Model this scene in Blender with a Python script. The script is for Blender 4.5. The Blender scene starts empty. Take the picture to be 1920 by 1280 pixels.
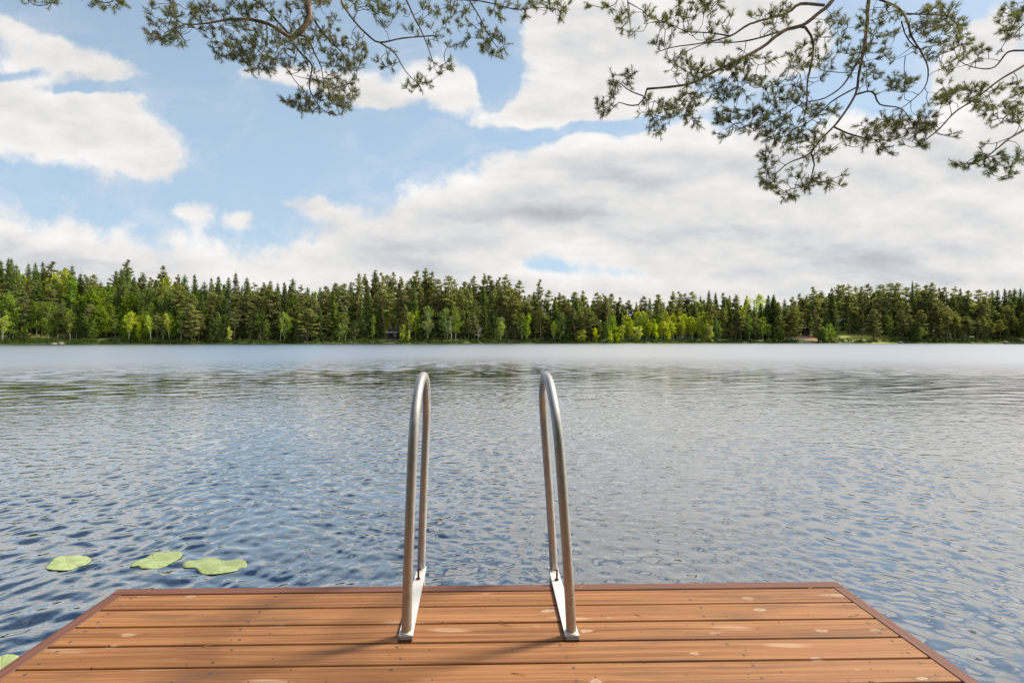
import bpy, math, random
import numpy as np
from mathutils import Vector

R = math.radians
SC = bpy.context.scene
COL = SC.collection
# ------------------------------------------------------------------ camera, sky, sun, exposure
F = 960.0                       # focal length in pixels of a 1920 wide picture (18 mm on 36 mm)
YAW, PITCH, SX = 0.0211, -0.0057, -23.4
DECK_Z = 0.38
CAM = np.array([0.0, 0.0, DECK_Z + 1.114])
SUN_AZ, SUN_EL = R(70), R(49)   # azimuth clockwise from +Y (the view axis), elevation

cam_d = bpy.data.cameras.new('camera'); cam_d.sensor_width = 36; cam_d.lens = 18.0
cam_d.clip_start = 0.05; cam_d.clip_end = 3000; cam_d.shift_x = -SX/1920
cam = bpy.data.objects.new('camera', cam_d); COL.objects.link(cam)
cam.location = CAM; cam.rotation_euler = (R(90)+PITCH, 0, -YAW)
SC.camera = cam
FW = np.array([math.sin(YAW)*math.cos(PITCH), math.cos(YAW)*math.cos(PITCH), math.sin(PITCH)])
RT = np.array([math.cos(YAW), -math.sin(YAW), 0.0]); UP = np.cross(RT, FW)
def ray(px, py):
    return FW + RT*((px-960-SX)/F) + UP*((640-py)/F)
def at(px, py, Y):              # the point at forward distance Y that the photograph shows at this pixel
    d = ray(px, py); return CAM + d*(Y/d[1])
def on_z(px, py, z):            # the point of the horizontal plane z
    d = ray(px, py); return CAM + d*((z-CAM[2])/d[2])

sd = bpy.data.lights.new('sun', 'SUN'); sd.energy = 4.7; sd.angle = R(8); sd.color = (1, .93, .82)
sun = bpy.data.objects.new('sun', sd); COL.objects.link(sun)
sdir = Vector((math.sin(SUN_AZ)*math.cos(SUN_EL), math.cos(SUN_AZ)*math.cos(SUN_EL), math.sin(SUN_EL)))
sun.rotation_euler = sdir.to_track_quat('Z', 'Y').to_euler(); sun.location = (20, 10, 30)

SC.view_settings.view_transform = 'Standard'; SC.view_settings.look = 'None'
SC.view_settings.exposure = 0.38; SC.view_settings.gamma = 1.0
SC.cycles.max_bounces = 10; SC.cycles.diffuse_bounces = 7; SC.cycles.glossy_bounces = 4; SC.cycles.transmission_bounces = 6; SC.cycles.transparent_max_bounces = 4
SC.cycles.sample_clamp_indirect = 6.0

class NT:                       # a small helper for node trees
    def __init__(s, tree): s.t = tree; s.n = tree.nodes; s.l = tree.links
    def node(s, typ, **kw):
        n = s.n.new(typ)
        for k, v in kw.items(): setattr(n, k, v)
        return n
    def put(s, sock, v):
        if isinstance(v, bpy.types.NodeSocket): s.l.new(v, sock)
        elif v is not None: sock.default_value = v
    def m(s, op, a, b=None, c=None, clamp=False):
        n = s.node('ShaderNodeMath', operation=op, use_clamp=clamp)
        s.put(n.inputs[0], a); s.put(n.inputs[1], b); s.put(n.inputs[2], c)
        return n.outputs[0]
    def vec(s, x, y, z=0.0):
        n = s.node('ShaderNodeCombineXYZ')
        for i, v in enumerate((x, y, z)): s.put(n.inputs[i], v)
        return n.outputs[0]
    def noise(s, v, scale=1.0, detail=4.0, rough=.5, dist=0.0, out=0):
        n = s.node('ShaderNodeTexNoise')
        s.put(n.inputs['Vector'], v); s.put(n.inputs['Scale'], scale); s.put(n.inputs['Detail'], detail)
        s.put(n.inputs['Roughness'], rough); s.put(n.inputs['Distortion'], dist)
        return n.outputs[out]
    def ss(s, x, a, b, lo=0.0, hi=1.0):      # smoothstep from a..b to lo..hi
        n = s.node('ShaderNodeMapRange', interpolation_type='SMOOTHSTEP')
        s.put(n.inputs[0], x)
        for i, v in enumerate((a, b, lo, hi)): s.put(n.inputs[i+1], v)
        return n.outputs[0]
    def mix(s, f, a, b, mode='MIX'):
        n = s.node('ShaderNodeMix', data_type='RGBA', blend_type=mode)
        s.put(n.inputs[0], f); s.put(n.inputs[6], a); s.put(n.inputs[7], b)
        return n.outputs[2]
    def xyz(s, v):
        n = s.node('ShaderNodeSeparateXYZ'); s.put(n.inputs[0], v); return n.outputs
    def scale(s, v, k):
        n = s.node('ShaderNodeVectorMath', operation='MULTIPLY'); s.put(n.inputs[0], v); s.put(n.inputs[1], k); return n.outputs[0]
    def add(s, a, b):
        n = s.node('ShaderNodeVectorMath', operation='ADD'); s.put(n.inputs[0], a); s.put(n.inputs[1], b); return n.outputs[0]
    def ramp(s, x, stops, interp='LINEAR'):
        n = s.node('ShaderNodeValToRGB'); r = n.color_ramp; r.interpolation = interp
        while len(r.elements) < len(stops): r.elements.new(.5)
        for e, (p, c) in zip(r.elements, stops):
            e.position = p; e.color = (*c, 1) if len(c) == 3 else c
        s.put(n.inputs[0], x); return n.outputs[0]

def uv_of(px, py):
    d = ray(px, py); return d[0]/d[1], d[2]/d[1]
def build_sky():
    w = bpy.data.worlds.new('World'); SC.world = w; w.use_nodes = True
    t = NT(w.node_tree); t.n.clear()
    sky = t.node('ShaderNodeTexSky', sky_type='NISHITA', sun_disc=False)
    sky.sun_elevation = SUN_EL; sky.sun_rotation = SUN_AZ
    sky.air_density = 1.0; sky.dust_density = 0.8; sky.ozone_density = 1.0
    d = t.node('ShaderNodeTexCoord').outputs['Generated']
    X, Y, Z = t.xyz(d)
    front = t.ss(Y, .15, .40)
    Yc = t.m('MAXIMUM', Y, .12)
    u = t.m('DIVIDE', X, Yc); v = t.m('DIVIDE', Z, Yc)
    p0 = t.vec(u, v)
    # soft curling of the cloud edges
    n1 = t.noise(p0, 3.2, 6, .58, out=1)
    n1 = t.add(n1, (-.5, -.5, -.5))
    p = t.add(p0, t.scale(n1, (.14, .10, 0)))
    pu, pv, _ = t.xyz(p)
    # ---- the low bank of cloud: its upper outline along the picture
    outline = [(-250,340),(0,368),(90,376),(180,396),(270,428),(420,430),(560,418),(640,396),(720,362),(800,325),(900,276),
               (1000,252),(1100,236),(1260,226),(1420,205),(1560,240),(1700,215),(1920,180),(2200,120)]
    pts = [uv_of(*q) for q in outline]
    u0, u1, v1 = pts[0][0], pts[-1][0], .75
    tt = t.m('DIVIDE', t.m('SUBTRACT', pu, u0), u1-u0, clamp=True)
    top = t.m('MULTIPLY', t.ramp(tt, [((a-u0)/(u1-u0), (b/v1,)*3) for a, b in pts]), v1)
    cov = t.m('MULTIPLY', t.m('SUBTRACT', top, pv), 13.0)
    cov = t.m('MINIMUM', t.m('MAXIMUM', cov, -1.0), 1.1)
    # ---- single clouds (+) and openings of blue (-): px, py, rx, ry, turn, amount
    blobs = [(90,245,215,66,-4,2.2),(215,270,120,62,-24,1.7),(300,300,60,30,0,.6),(20,200,120,50,0,1.0),
             (110,95,150,44,-16,1.5),(240,135,70,26,-18,.8),(20,40,90,26,-22,.9),(60,125,90,24,0,.8),
             (372,394,52,22,0,1.35),(462,408,24,14,0,.9),(545,376,34,15,0,.8),(610,392,46,18,-14,.9),
             (640,268,40,13,0,.62),(702,300,20,9,0,.55),
             (520,150,110,26,-8,1.5),(640,150,100,40,0,1.5),(170,176,150,10,4,-.9),(20,146,60,10,0,-.9),(705,192,60,24,6,1.35),(850,160,80,50,6,2.3),(790,110,80,40,0,.8),
             (1140,110,130,120,0,2.3),(990,210,100,42,14,1.5),(1060,60,90,70,0,1.4),(1020,215,60,26,0,1.0),(1300,60,200,110,0,1.5),
             (1880,180,220,120,0,1.4),(1500,60,110,60,0,1.6),(1780,150,90,60,0,1.0),(1400,60,120,90,0,1.4),(1850,40,90,60,0,1.2),(1600,260,90,50,0,.8),
             (935,130,34,66,12,-1.9),(950,255,80,22,14,-1.3),(1640,90,70,75,0,-1.5),(1700,200,50,36,0,-1.2),(1790,15,50,26,-20,-1.8),
             (1400,205,60,40,0,-.8),(1170,232,110,13,4,-1.5),(1060,248,70,12,14,-.8),(1310,150,60,22,0,-.8),(1560,300,46,20,0,-.7),(1680,285,40,20,0,-.8),
             (1065,490,95,16,-3,-.76),(1010,500,60,12,0,-.5),(1170,500,40,12,0,-.4)]
    for px, py, rx, ry, a, amt in blobs:
        bu, bv = uv_of(px, py); ca, sa = math.cos(R(a)), math.sin(R(a))
        du = t.m('SUBTRACT', pu, bu); dv = t.m('SUBTRACT', pv, bv)
        q1 = t.m('ADD', t.m('MULTIPLY', du, ca/(rx/F)), t.m('MULTIPLY', dv, sa/(rx/F)))
        q2 = t.m('ADD', t.m('MULTIPLY', du, -sa/(ry/F)), t.m('MULTIPLY', dv, ca/(ry/F)))
        q = t.m('ADD', t.m('MULTIPLY', q1, q1), t.m('MULTIPLY', q2, q2))
        cov = t.m('ADD', cov, t.m('MULTIPLY', t.m('POWER', 2.718, t.m('MULTIPLY', q, -.8)), amt))
    fine = t.noise(p0, 9.0, 9, .62)
    vb = t.node('ShaderNodeTexVoronoi', feature='SMOOTH_F1'); t.put(vb.inputs['Vector'], p); vb.inputs['Scale'].default_value = 13.0
    vb.inputs['Detail'].default_value = 3.0; vb.inputs['Roughness'].default_value = .55; vb.inputs['Smoothness'].default_value = .6; vb.normalize = True
    bil = t.m('SUBTRACT', .36, vb.outputs['Distance'])
    cov = t.m('ADD', cov, t.m('MULTIPLY', bil, .9))
    finer = t.noise(t.add(p, (.3, .7, 0)), 30.0, 7, .6)
    covf = t.m('ADD', t.m('SUBTRACT', cov, .35), t.m('MULTIPLY', t.m('SUBTRACT', fine, .5), 2.1))
    covf = t.m('ADD', covf, t.m('MULTIPLY', t.m('SUBTRACT', finer, .5), .9))
    # ---- the rest of the sky (overhead and behind): broken cloud in a flat layer
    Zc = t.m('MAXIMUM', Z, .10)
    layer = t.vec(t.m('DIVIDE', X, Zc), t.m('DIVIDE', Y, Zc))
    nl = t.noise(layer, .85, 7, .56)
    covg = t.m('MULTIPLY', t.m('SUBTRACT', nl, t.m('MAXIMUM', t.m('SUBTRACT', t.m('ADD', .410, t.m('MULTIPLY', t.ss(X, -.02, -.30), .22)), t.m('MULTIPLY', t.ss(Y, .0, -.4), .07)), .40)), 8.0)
    hi = t.ss(v, .66, .92)
    wfr = t.m('MULTIPLY', front, t.m('SUBTRACT', 1.0, hi))
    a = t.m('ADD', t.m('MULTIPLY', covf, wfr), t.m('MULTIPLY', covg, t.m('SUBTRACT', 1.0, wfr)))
    alpha = t.ss(a, -.30, .50)
    wisp = t.m('MULTIPLY', t.ss(a, -1.9, .2), t.ss(t.noise(t.scale(p, (1.0, 1.6, 1.0)), 6.5, 8, .62, .6), .40, .72))
    alpha = t.m('MAXIMUM', alpha, t.m('MULTIPLY', wisp, .40))
    # ---- cloud tone: bright lobes, greyer bases drawn out sideways
    pz = t.vec(t.m('MULTIPLY', u, 2.2), t.m('MULTIPLY', v, 9.0))
    st = t.noise(pz, 1.25, 6, .55, .3)
    ps = t.scale(p0, (1.0, 2.1, 1.0)); lob = t.noise(t.add(ps, (.03, .02, 3.1)), 4.0, 6, .55)
    lob2 = t.noise(t.add(ps, (.050, .080, 3.1)), 4.0, 6, .55)      # the same noise a step nearer the sun: relief
    tone = t.m('ADD', .955, t.m('MULTIPLY', t.m('SUBTRACT', lob, lob2), .75))
    tone = t.m('ADD', tone, t.m('MULTIPLY', bil, .07))
    tone = t.m('SUBTRACT', tone, t.m('MULTIPLY', t.ss(covf, .6, 2.2), .05))
    dpt = t.m('SUBTRACT', top, pv)                      # sunlit rim of the low bank, greyer body under it
    rim = t.m('MULTIPLY', t.m('POWER', 2.718, t.m('MULTIPLY', t.m('MULTIPLY', dpt, dpt), -420.0)), .05)
    tone = t.m('ADD', tone, t.m('SUBTRACT', rim, t.m('MULTIPLY', t.m('MULTIPLY', t.ss(dpt, .05, .13), t.ss(dpt, .26, .15)), .07)))
    low = t.ss(v, .36, .12)
    tone = t.m('SUBTRACT', tone, t.m('MULTIPLY', t.m('MULTIPLY', t.ss(st, .46, .70), low), .13))
    for px, py, rx, ry, amt in [(1000,404,190,15,.26),(1100,330,210,32,.10),(1400,440,220,30,.15),(1700,520,300,22,.18),(1560,470,120,22,.14),(780,500,90,12,.16),
                                (1300,545,260,14,.08),(350,515,200,16,.05),(1800,480,200,20,.08)]:
        bu, bv = uv_of(px, py)
        q1 = t.m('DIVIDE', t.m('SUBTRACT', pu, bu), rx/F); q2 = t.m('DIVIDE', t.m('SUBTRACT', pv, bv), ry/F)
        q = t.m('ADD', t.m('MULTIPLY', q1, q1), t.m('MULTIPLY', q2, q2))
        q = t.m('MULTIPLY', t.m('POWER', 2.718, t.m('MULTIPLY', q, -1.0)), t.ss(st, .25, .6))
        tone = t.m('SUBTRACT', tone, t.m('MULTIPLY', q, amt))
    CL = t.m('ADD', 10.4, t.m('MULTIPLY', wfr, -3.5))  # unseen clouds overhead and behind made brighter, to lift light on trees and deck
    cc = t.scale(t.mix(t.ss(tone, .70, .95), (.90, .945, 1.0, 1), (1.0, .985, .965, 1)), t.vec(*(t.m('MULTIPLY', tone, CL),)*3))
    skc = t.scale(sky.outputs[0], t.mix(wfr, (.35, .53, .78, 1), (1.19, 1.12, 1.01, 1)))
    skc = t.mix(t.m('MULTIPLY', wfr, t.ss(v, .30, .75, .66, .45)), skc, (3.95, 5.4, 7.0, 1))
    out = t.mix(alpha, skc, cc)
    # the ground side of the dome
    out = t.mix(t.ss(Z, -.02, .0), (1.2, 1.4, 1.3, 1), out)
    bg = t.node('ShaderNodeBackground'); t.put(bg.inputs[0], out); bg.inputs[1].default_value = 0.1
    o = t.node('ShaderNodeOutputWorld'); t.l.new(bg.outputs[0], o.inputs[0])
    w.cycles.sampling_method = 'MANUAL'; w.cycles.sample_map_resolution = 1024
build_sky()

# ------------------------------------------------------------------ helpers
rng = np.random.default_rng(7); rnd = random.Random(11)
def tag(o, label=None, cat=None, group=None, kind=None):
    for k, v in (('label', label), ('category', cat), ('group', group), ('kind', kind)):
        if v: o[k] = v
    return o
def empty(name, loc, rz=0.0):
    o = bpy.data.objects.new(name, None); COL.objects.link(o)
    o.empty_display_size = .2; o.location = [float(c) for c in loc]; o.rotation_euler = (0, 0, rz); return o
def mesh_obj(name, me, parent=None, loc=None):
    o = bpy.data.objects.new(name, me); COL.objects.link(o)
    if parent is not None: o.parent = parent
    if loc is not None: o.location = [float(c) for c in loc]
    return o
class MB:                       # collects pieces of geometry for ONE mesh
    def __init__(s): s.v = []; s.f = []; s.mi = []; s.sm = []; s.n = 0
    def add(s, v, f, mi=0, smooth=False):
        v = np.asarray(v, float); f = np.asarray(f, np.int64)
        if len(f) == 0: return
        s.v.append(v); s.f.append(f+s.n); s.n += len(v)
        s.mi.append(np.full(len(f), mi)); s.sm.append(np.full(len(f), smooth))
    def mesh(s, name, mats):
        me = bpy.data.meshes.new(name)
        V = np.concatenate(s.v)
        me.vertices.add(len(V)); me.vertices.foreach_set('co', V.astype(np.float32).ravel())
        ls = np.concatenate([f.ravel() for f in s.f]); tot = np.concatenate([np.full(len(f), f.shape[1]) for f in s.f])
        st = np.concatenate([[0], np.cumsum(tot)[:-1]])
        me.loops.add(len(ls)); me.loops.foreach_set('vertex_index', ls.astype(np.int32))
        me.polygons.add(len(tot)); me.polygons.foreach_set('loop_start', st.astype(np.int32))
        try: me.polygons.foreach_set('loop_total', tot.astype(np.int32))
        except Exception: pass
        me.polygons.foreach_set('material_index', np.concatenate(s.mi).astype(np.int32))
        me.polygons.foreach_set('use_smooth', np.concatenate(s.sm))
        for m in (mats if isinstance(mats, (list, tuple)) else [mats]): me.materials.append(m)
        me.update(calc_edges=True); me.validate()
        return me
    def build(s, name, mats, parent=None, loc=None): return mesh_obj(name, s.mesh(name, mats), parent, loc)
    def box(s, c, d, mi=0, rz=0.0, bev=0.0):       # a box, its edges chamfered if bev
        c = np.asarray(c, float); h = np.asarray(d, float)/2
        if bev <= 0:
            v = np.array([(x, y, z) for z in (-1, 1) for y in (-1, 1) for x in (-1, 1)], float)*h
            f = [(0,2,3,1),(4,5,7,6),(0,1,5,4),(2,6,7,3),(0,4,6,2),(1,3,7,5)]
            s.add(rot(v, rz)+c, f, mi); return
        b = bev; rings = []
        for (z, i) in ((-h[2], b), (-h[2]+b, 0), (h[2]-b, 0), (h[2], b)):
            x, y = h[0]-i, h[1]-i; k = b if i == 0 else b*.5
            rings.append([(x-k,-y,z),(x,-y+k,z),(x,y-k,z),(x-k,y,z),(-x+k,y,z),(-x,y-k,z),(-x,-y+k,z),(-x+k,-y,z)])
        v = np.array(rings).reshape(-1, 3); f = []
        for r in range(3):
            for k in range(8): f.append((r*8+k, r*8+(k+1) % 8, (r+1)*8+(k+1) % 8, (r+1)*8+k))
        s.add(rot(v, rz)+c, f, mi); 
        s.add(rot(v, rz)+c, [(31-k) if 0 else 24+k for k in range(8)] and [[24+k for k in range(8)], [7-k for k in range(8)]], mi)
    def tube(s, pts, rad, sides=8, mi=0, caps=True, smooth=True):
        v, f = tube(pts, rad, sides); s.add(v, f, mi, smooth)
        if caps:
            n = len(pts)
            s.add(v[:sides], [list(range(sides))[::-1]], mi); s.add(v[(n-1)*sides:], [list(range(sides))], mi)
def rot(v, a):
    if not a: return v
    c, n = math.cos(a), math.sin(a); return np.stack([v[:, 0]*c-v[:, 1]*n, v[:, 0]*n+v[:, 1]*c, v[:, 2]], 1)
def tube(pts, rad, sides=8):
    P = np.asarray(pts, float); n = len(P); r = np.broadcast_to(np.asarray(rad, float), (n,))
    T = np.gradient(P, axis=0); T /= np.linalg.norm(T, axis=1)[:, None]+1e-12
    ref = np.array([0, 0, 1.0]) if abs(T[0, 2]) < .9 else np.array([1.0, 0, 0])
    A = np.cross(T[0], ref); A /= np.linalg.norm(A); V = np.empty((n, sides, 3))
    ang = np.arange(sides)*2*math.pi/sides; ca, sa = np.cos(ang)[:, None], np.sin(ang)[:, None]
    for i in range(n):
        A = A-T[i]*A.dot(T[i]); A /= np.linalg.norm(A)+1e-12; B = np.cross(T[i], A)
        V[i] = P[i]+r[i]*(ca*A+sa*B)
    i = np.arange(n-1)[:, None]*sides; k = np.arange(sides)[None]; k2 = (k+1) % sides
    f = np.stack([i+k, i+k2, i+sides+k2, i+sides+k], -1).reshape(-1, 4)
    return V.reshape(-1, 3), f
def spline(pts, step):          # Catmull-Rom through the points, resampled about every step
    P = np.asarray(pts, float)
    if len(P) < 3:
        n = max(2, int(np.linalg.norm(P[-1]-P[0])/step)+1); t = np.linspace(0, 1, n)[:, None]; return P[0]*(1-t)+P[-1]*t
    Q = np.vstack([2*P[0]-P[1], P, 2*P[-1]-P[-2]]); out = []
    for i in range(len(P)-1):
        a, b, c, d = Q[i:i+4]; n = max(1, int(np.linalg.norm(c-b)/step)); t = (np.arange(n)/n)[:, None]
        out.append(.5*(2*b+(c-a)*t+(2*a-5*b+4*c-d)*t*t+(3*b-a-3*c+d)*t**3))
    out.append(P[-1:]); return np.vstack(out)
def mat(name):
    m = bpy.data.materials.new(name); m.use_nodes = True
    t = NT(m.node_tree); b = t.n['Principled BSDF']; return m, t, b
def simple(name, col, rough=.7, metal=0.0, var=.15, scale=6.0):
    m, t, b = mat(name)
    co = t.node('ShaderNodeTexCoord').outputs['Object']
    n = t.noise(co, scale, 5, .6)
    c1 = tuple(c*(1-var) for c in col)+(1,); c2 = tuple(min(1, c*(1+var)) for c in col)+(1,)
    t.put(b.inputs['Base Color'], t.mix(n, c1, c2)); b.inputs['Roughness'].default_value = rough; b.inputs['Metallic'].default_value = metal
    return m

# ------------------------------------------------------------------ water
WN = 70
_k = np.random.default_rng(3)
lam = np.exp(_k.uniform(math.log(.058), math.log(.28), WN)); wang = R(-84)+_k.normal(0, 1, WN)*.75
wph = _k.uniform(0, 6.28, WN)
wslope = .0155*np.where(lam < .09, .7, 1.0)*np.where(lam > .3, .85, 1.0)
wamp = wslope*lam/(2*math.pi)*1.35
lam2 = np.exp(_k.uniform(math.log(.5), math.log(1.4), 44)); ang2 = R(-86)+_k.normal(0, 1, 44)*.5; ph2 = _k.uniform(0, 6.28, 44)
amp2 = .026*lam2/(2*math.pi)
def wind(x, y):                 # how rough the wind makes the surface: a calmer band some way out
    r = np.hypot(x, y)
    n = np.sin(x*.11+1.3)+np.sin(x*.043-.7+y*.05)+np.sin(x*.23+y*.21)*.6
    band = np.exp(-((r-22-n*1.2)/7.0)**2)*np.clip(.72+.25*n, .15, 1.0)
    return 1.0-.60*band+.25*np.clip((r-30)/20, 0, 1)
def wave_z(x, y, dr=None):
    x = np.asarray(x, float); y = np.asarray(y, float); z = np.zeros_like(x)
    # slow warping breaks up the regular crests
    wx = x+.10*np.sin(1.7*y+.6*x)+.05*np.sin(4.1*x-2.3*y); wy = y+.10*np.sin(1.3*x-.9*y)+.05*np.sin(3.7*y+2.9*x)
    for i in range(WN):
        k = 2*math.pi/lam[i]
        if dr is None: z += wamp[i]*np.sin(k*(wx*math.cos(wang[i])+wy*math.sin(wang[i]))+wph[i]); continue
        n = int(np.sum(lam[i]/dr[:, 0] > 3.0))         # the rings whose spacing can carry this wave
        w = wamp[i]*np.clip((lam[i]/dr[:n]-3.0)/2.0, 0, 1)
        z[:n] += w*np.sin(k*(wx[:n]*math.cos(wang[i])+wy[:n]*math.sin(wang[i]))+wph[i])
    z *= wind(x, y); r = np.hypot(x, y); g = np.clip((r-12)/20, 0, 1)
    for i in range(len(lam2)):
        k = 2*math.pi/lam2[i]; w = amp2[i]*g
        if dr is not None: w = w*np.clip((lam2[i]/np.maximum(dr, 1e-6)-3.5)/2.0, 0, 1)*np.clip((44-r)/16, 0, 1)
        z += w*wind(x, y)*np.sin(k*(wx*math.cos(ang2[i])+wy*math.sin(ang2[i]))+ph2[i])
    return z
def build_water():
    na = 940
    r = np.concatenate([np.exp(np.linspace(math.log(1.1), math.log(34), 1080)), np.arange(34.12, 60, .18), np.linspace(60.3, 190, 130)]); nr = len(r); a = np.linspace(R(-74), R(74), na)
    X = np.outer(r, np.sin(a)); Y = np.outer(r, np.cos(a)); dr = np.gradient(r)[:, None]*np.ones(na)
    Z = wave_z(X, Y, dr)
    V = np.stack([X, Y, Z], -1).reshape(-1, 3)
    i = np.arange(nr-1)[:, None]*na; k = np.arange(na-1)[None]
    f = np.stack([i+k, i+na+k, i+na+k+1, i+k+1], -1).reshape(-1, 4)[:, ::-1]
    b = MB(); b.add(V, f, 0, True)
    m, t, p = mat('lake_water')
    co = t.node('ShaderNodeTexCoord').outputs['Object']; x, y, z = t.xyz(co)
    rr = t.m('SQRT', t.m('ADD', t.m('MULTIPLY', x, x), t.m('MULTIPLY', y, y)))
    p.inputs['Base Color'].default_value = (.010, .017, .020, 1); p.inputs['IOR'].default_value = 1.333
    p.inputs['Roughness'].default_value = .03
    st = t.vec(t.m('MULTIPLY', x, .62), y, 0)
    fine = t.noise(st, 13.0, 2.5, .5, .4)
    med = t.noise(st, 3.2, 4.0, .55, .5)
    # calmer band, the same as in the mesh, drawn with noise
    nb = t.noise(t.vec(t.m('MULTIPLY', x, .05), t.m('MULTIPLY', y, .16)), 1.0, 4, .6)
    nb2 = t.m('MULTIPLY', t.m('SUBTRACT', nb, .5), 26.0)
    band = t.m('DIVIDE', t.m('SUBTRACT', t.m('SUBTRACT', rr, 21.5), nb2), 7.0)
    band = t.m('POWER', 2.718, t.m('MULTIPLY', t.m('MULTIPLY', band, band), -1.0))
    amp = t.m('SUBTRACT', 1.0, t.m('MULTIPLY', band, .75))
    h = t.m('ADD', t.m('MULTIPLY', fine, .0024), t.m('MULTIPLY', t.m('MULTIPLY', med, t.ss(rr, 5, 18)), t.ss(rr, 60, 20, .016, .040)))
    h = t.m('MULTIPLY', t.m('MULTIPLY', h, amp), t.ss(rr, 90, 35, .25, 1.0))
    bp = t.node('ShaderNodeBump'); bp.inputs['Strength'].default_value = 1.0; bp.inputs['Distance'].default_value = 1.0
    t.put(bp.inputs['Height'], h)
    # mirror over dark peaty water; the mirror grows towards grazing angles
    t.n.remove(p)
    df = t.node('ShaderNodeBsdfDiffuse'); df.inputs[0].default_value = (.008, .020, .036, 1)
    gl = t.node('ShaderNodeBsdfGlossy'); gl.inputs['Color'].default_value = (1, .99, .97, 1); gl.distribution = 'BECKMANN'; t.put(gl.inputs['Roughness'], t.ss(rr, 12, 50, .03, .43))
    lw = t.node('ShaderNodeLayerWeight'); lw.inputs['Blend'].default_value = .5
    for s_ in (df, gl, lw): t.put(s_.inputs['Normal'], bp.outputs[0])
    fc = t.m('ADD', .12, t.m('MULTIPLY', t.m('POWER', lw.outputs['Facing'], 1.95), .88))
    mx = t.node('ShaderNodeMixShader'); t.put(mx.inputs[0], fc); t.l.new(df.outputs[0], mx.inputs[1]); t.l.new(gl.outputs[0], mx.inputs[2])
    t.l.new(mx.outputs[0], t.n['Material Output'].inputs[0])
    o = b.build('water', m); tag(o, kind='structure'); return o
build_water()

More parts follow.
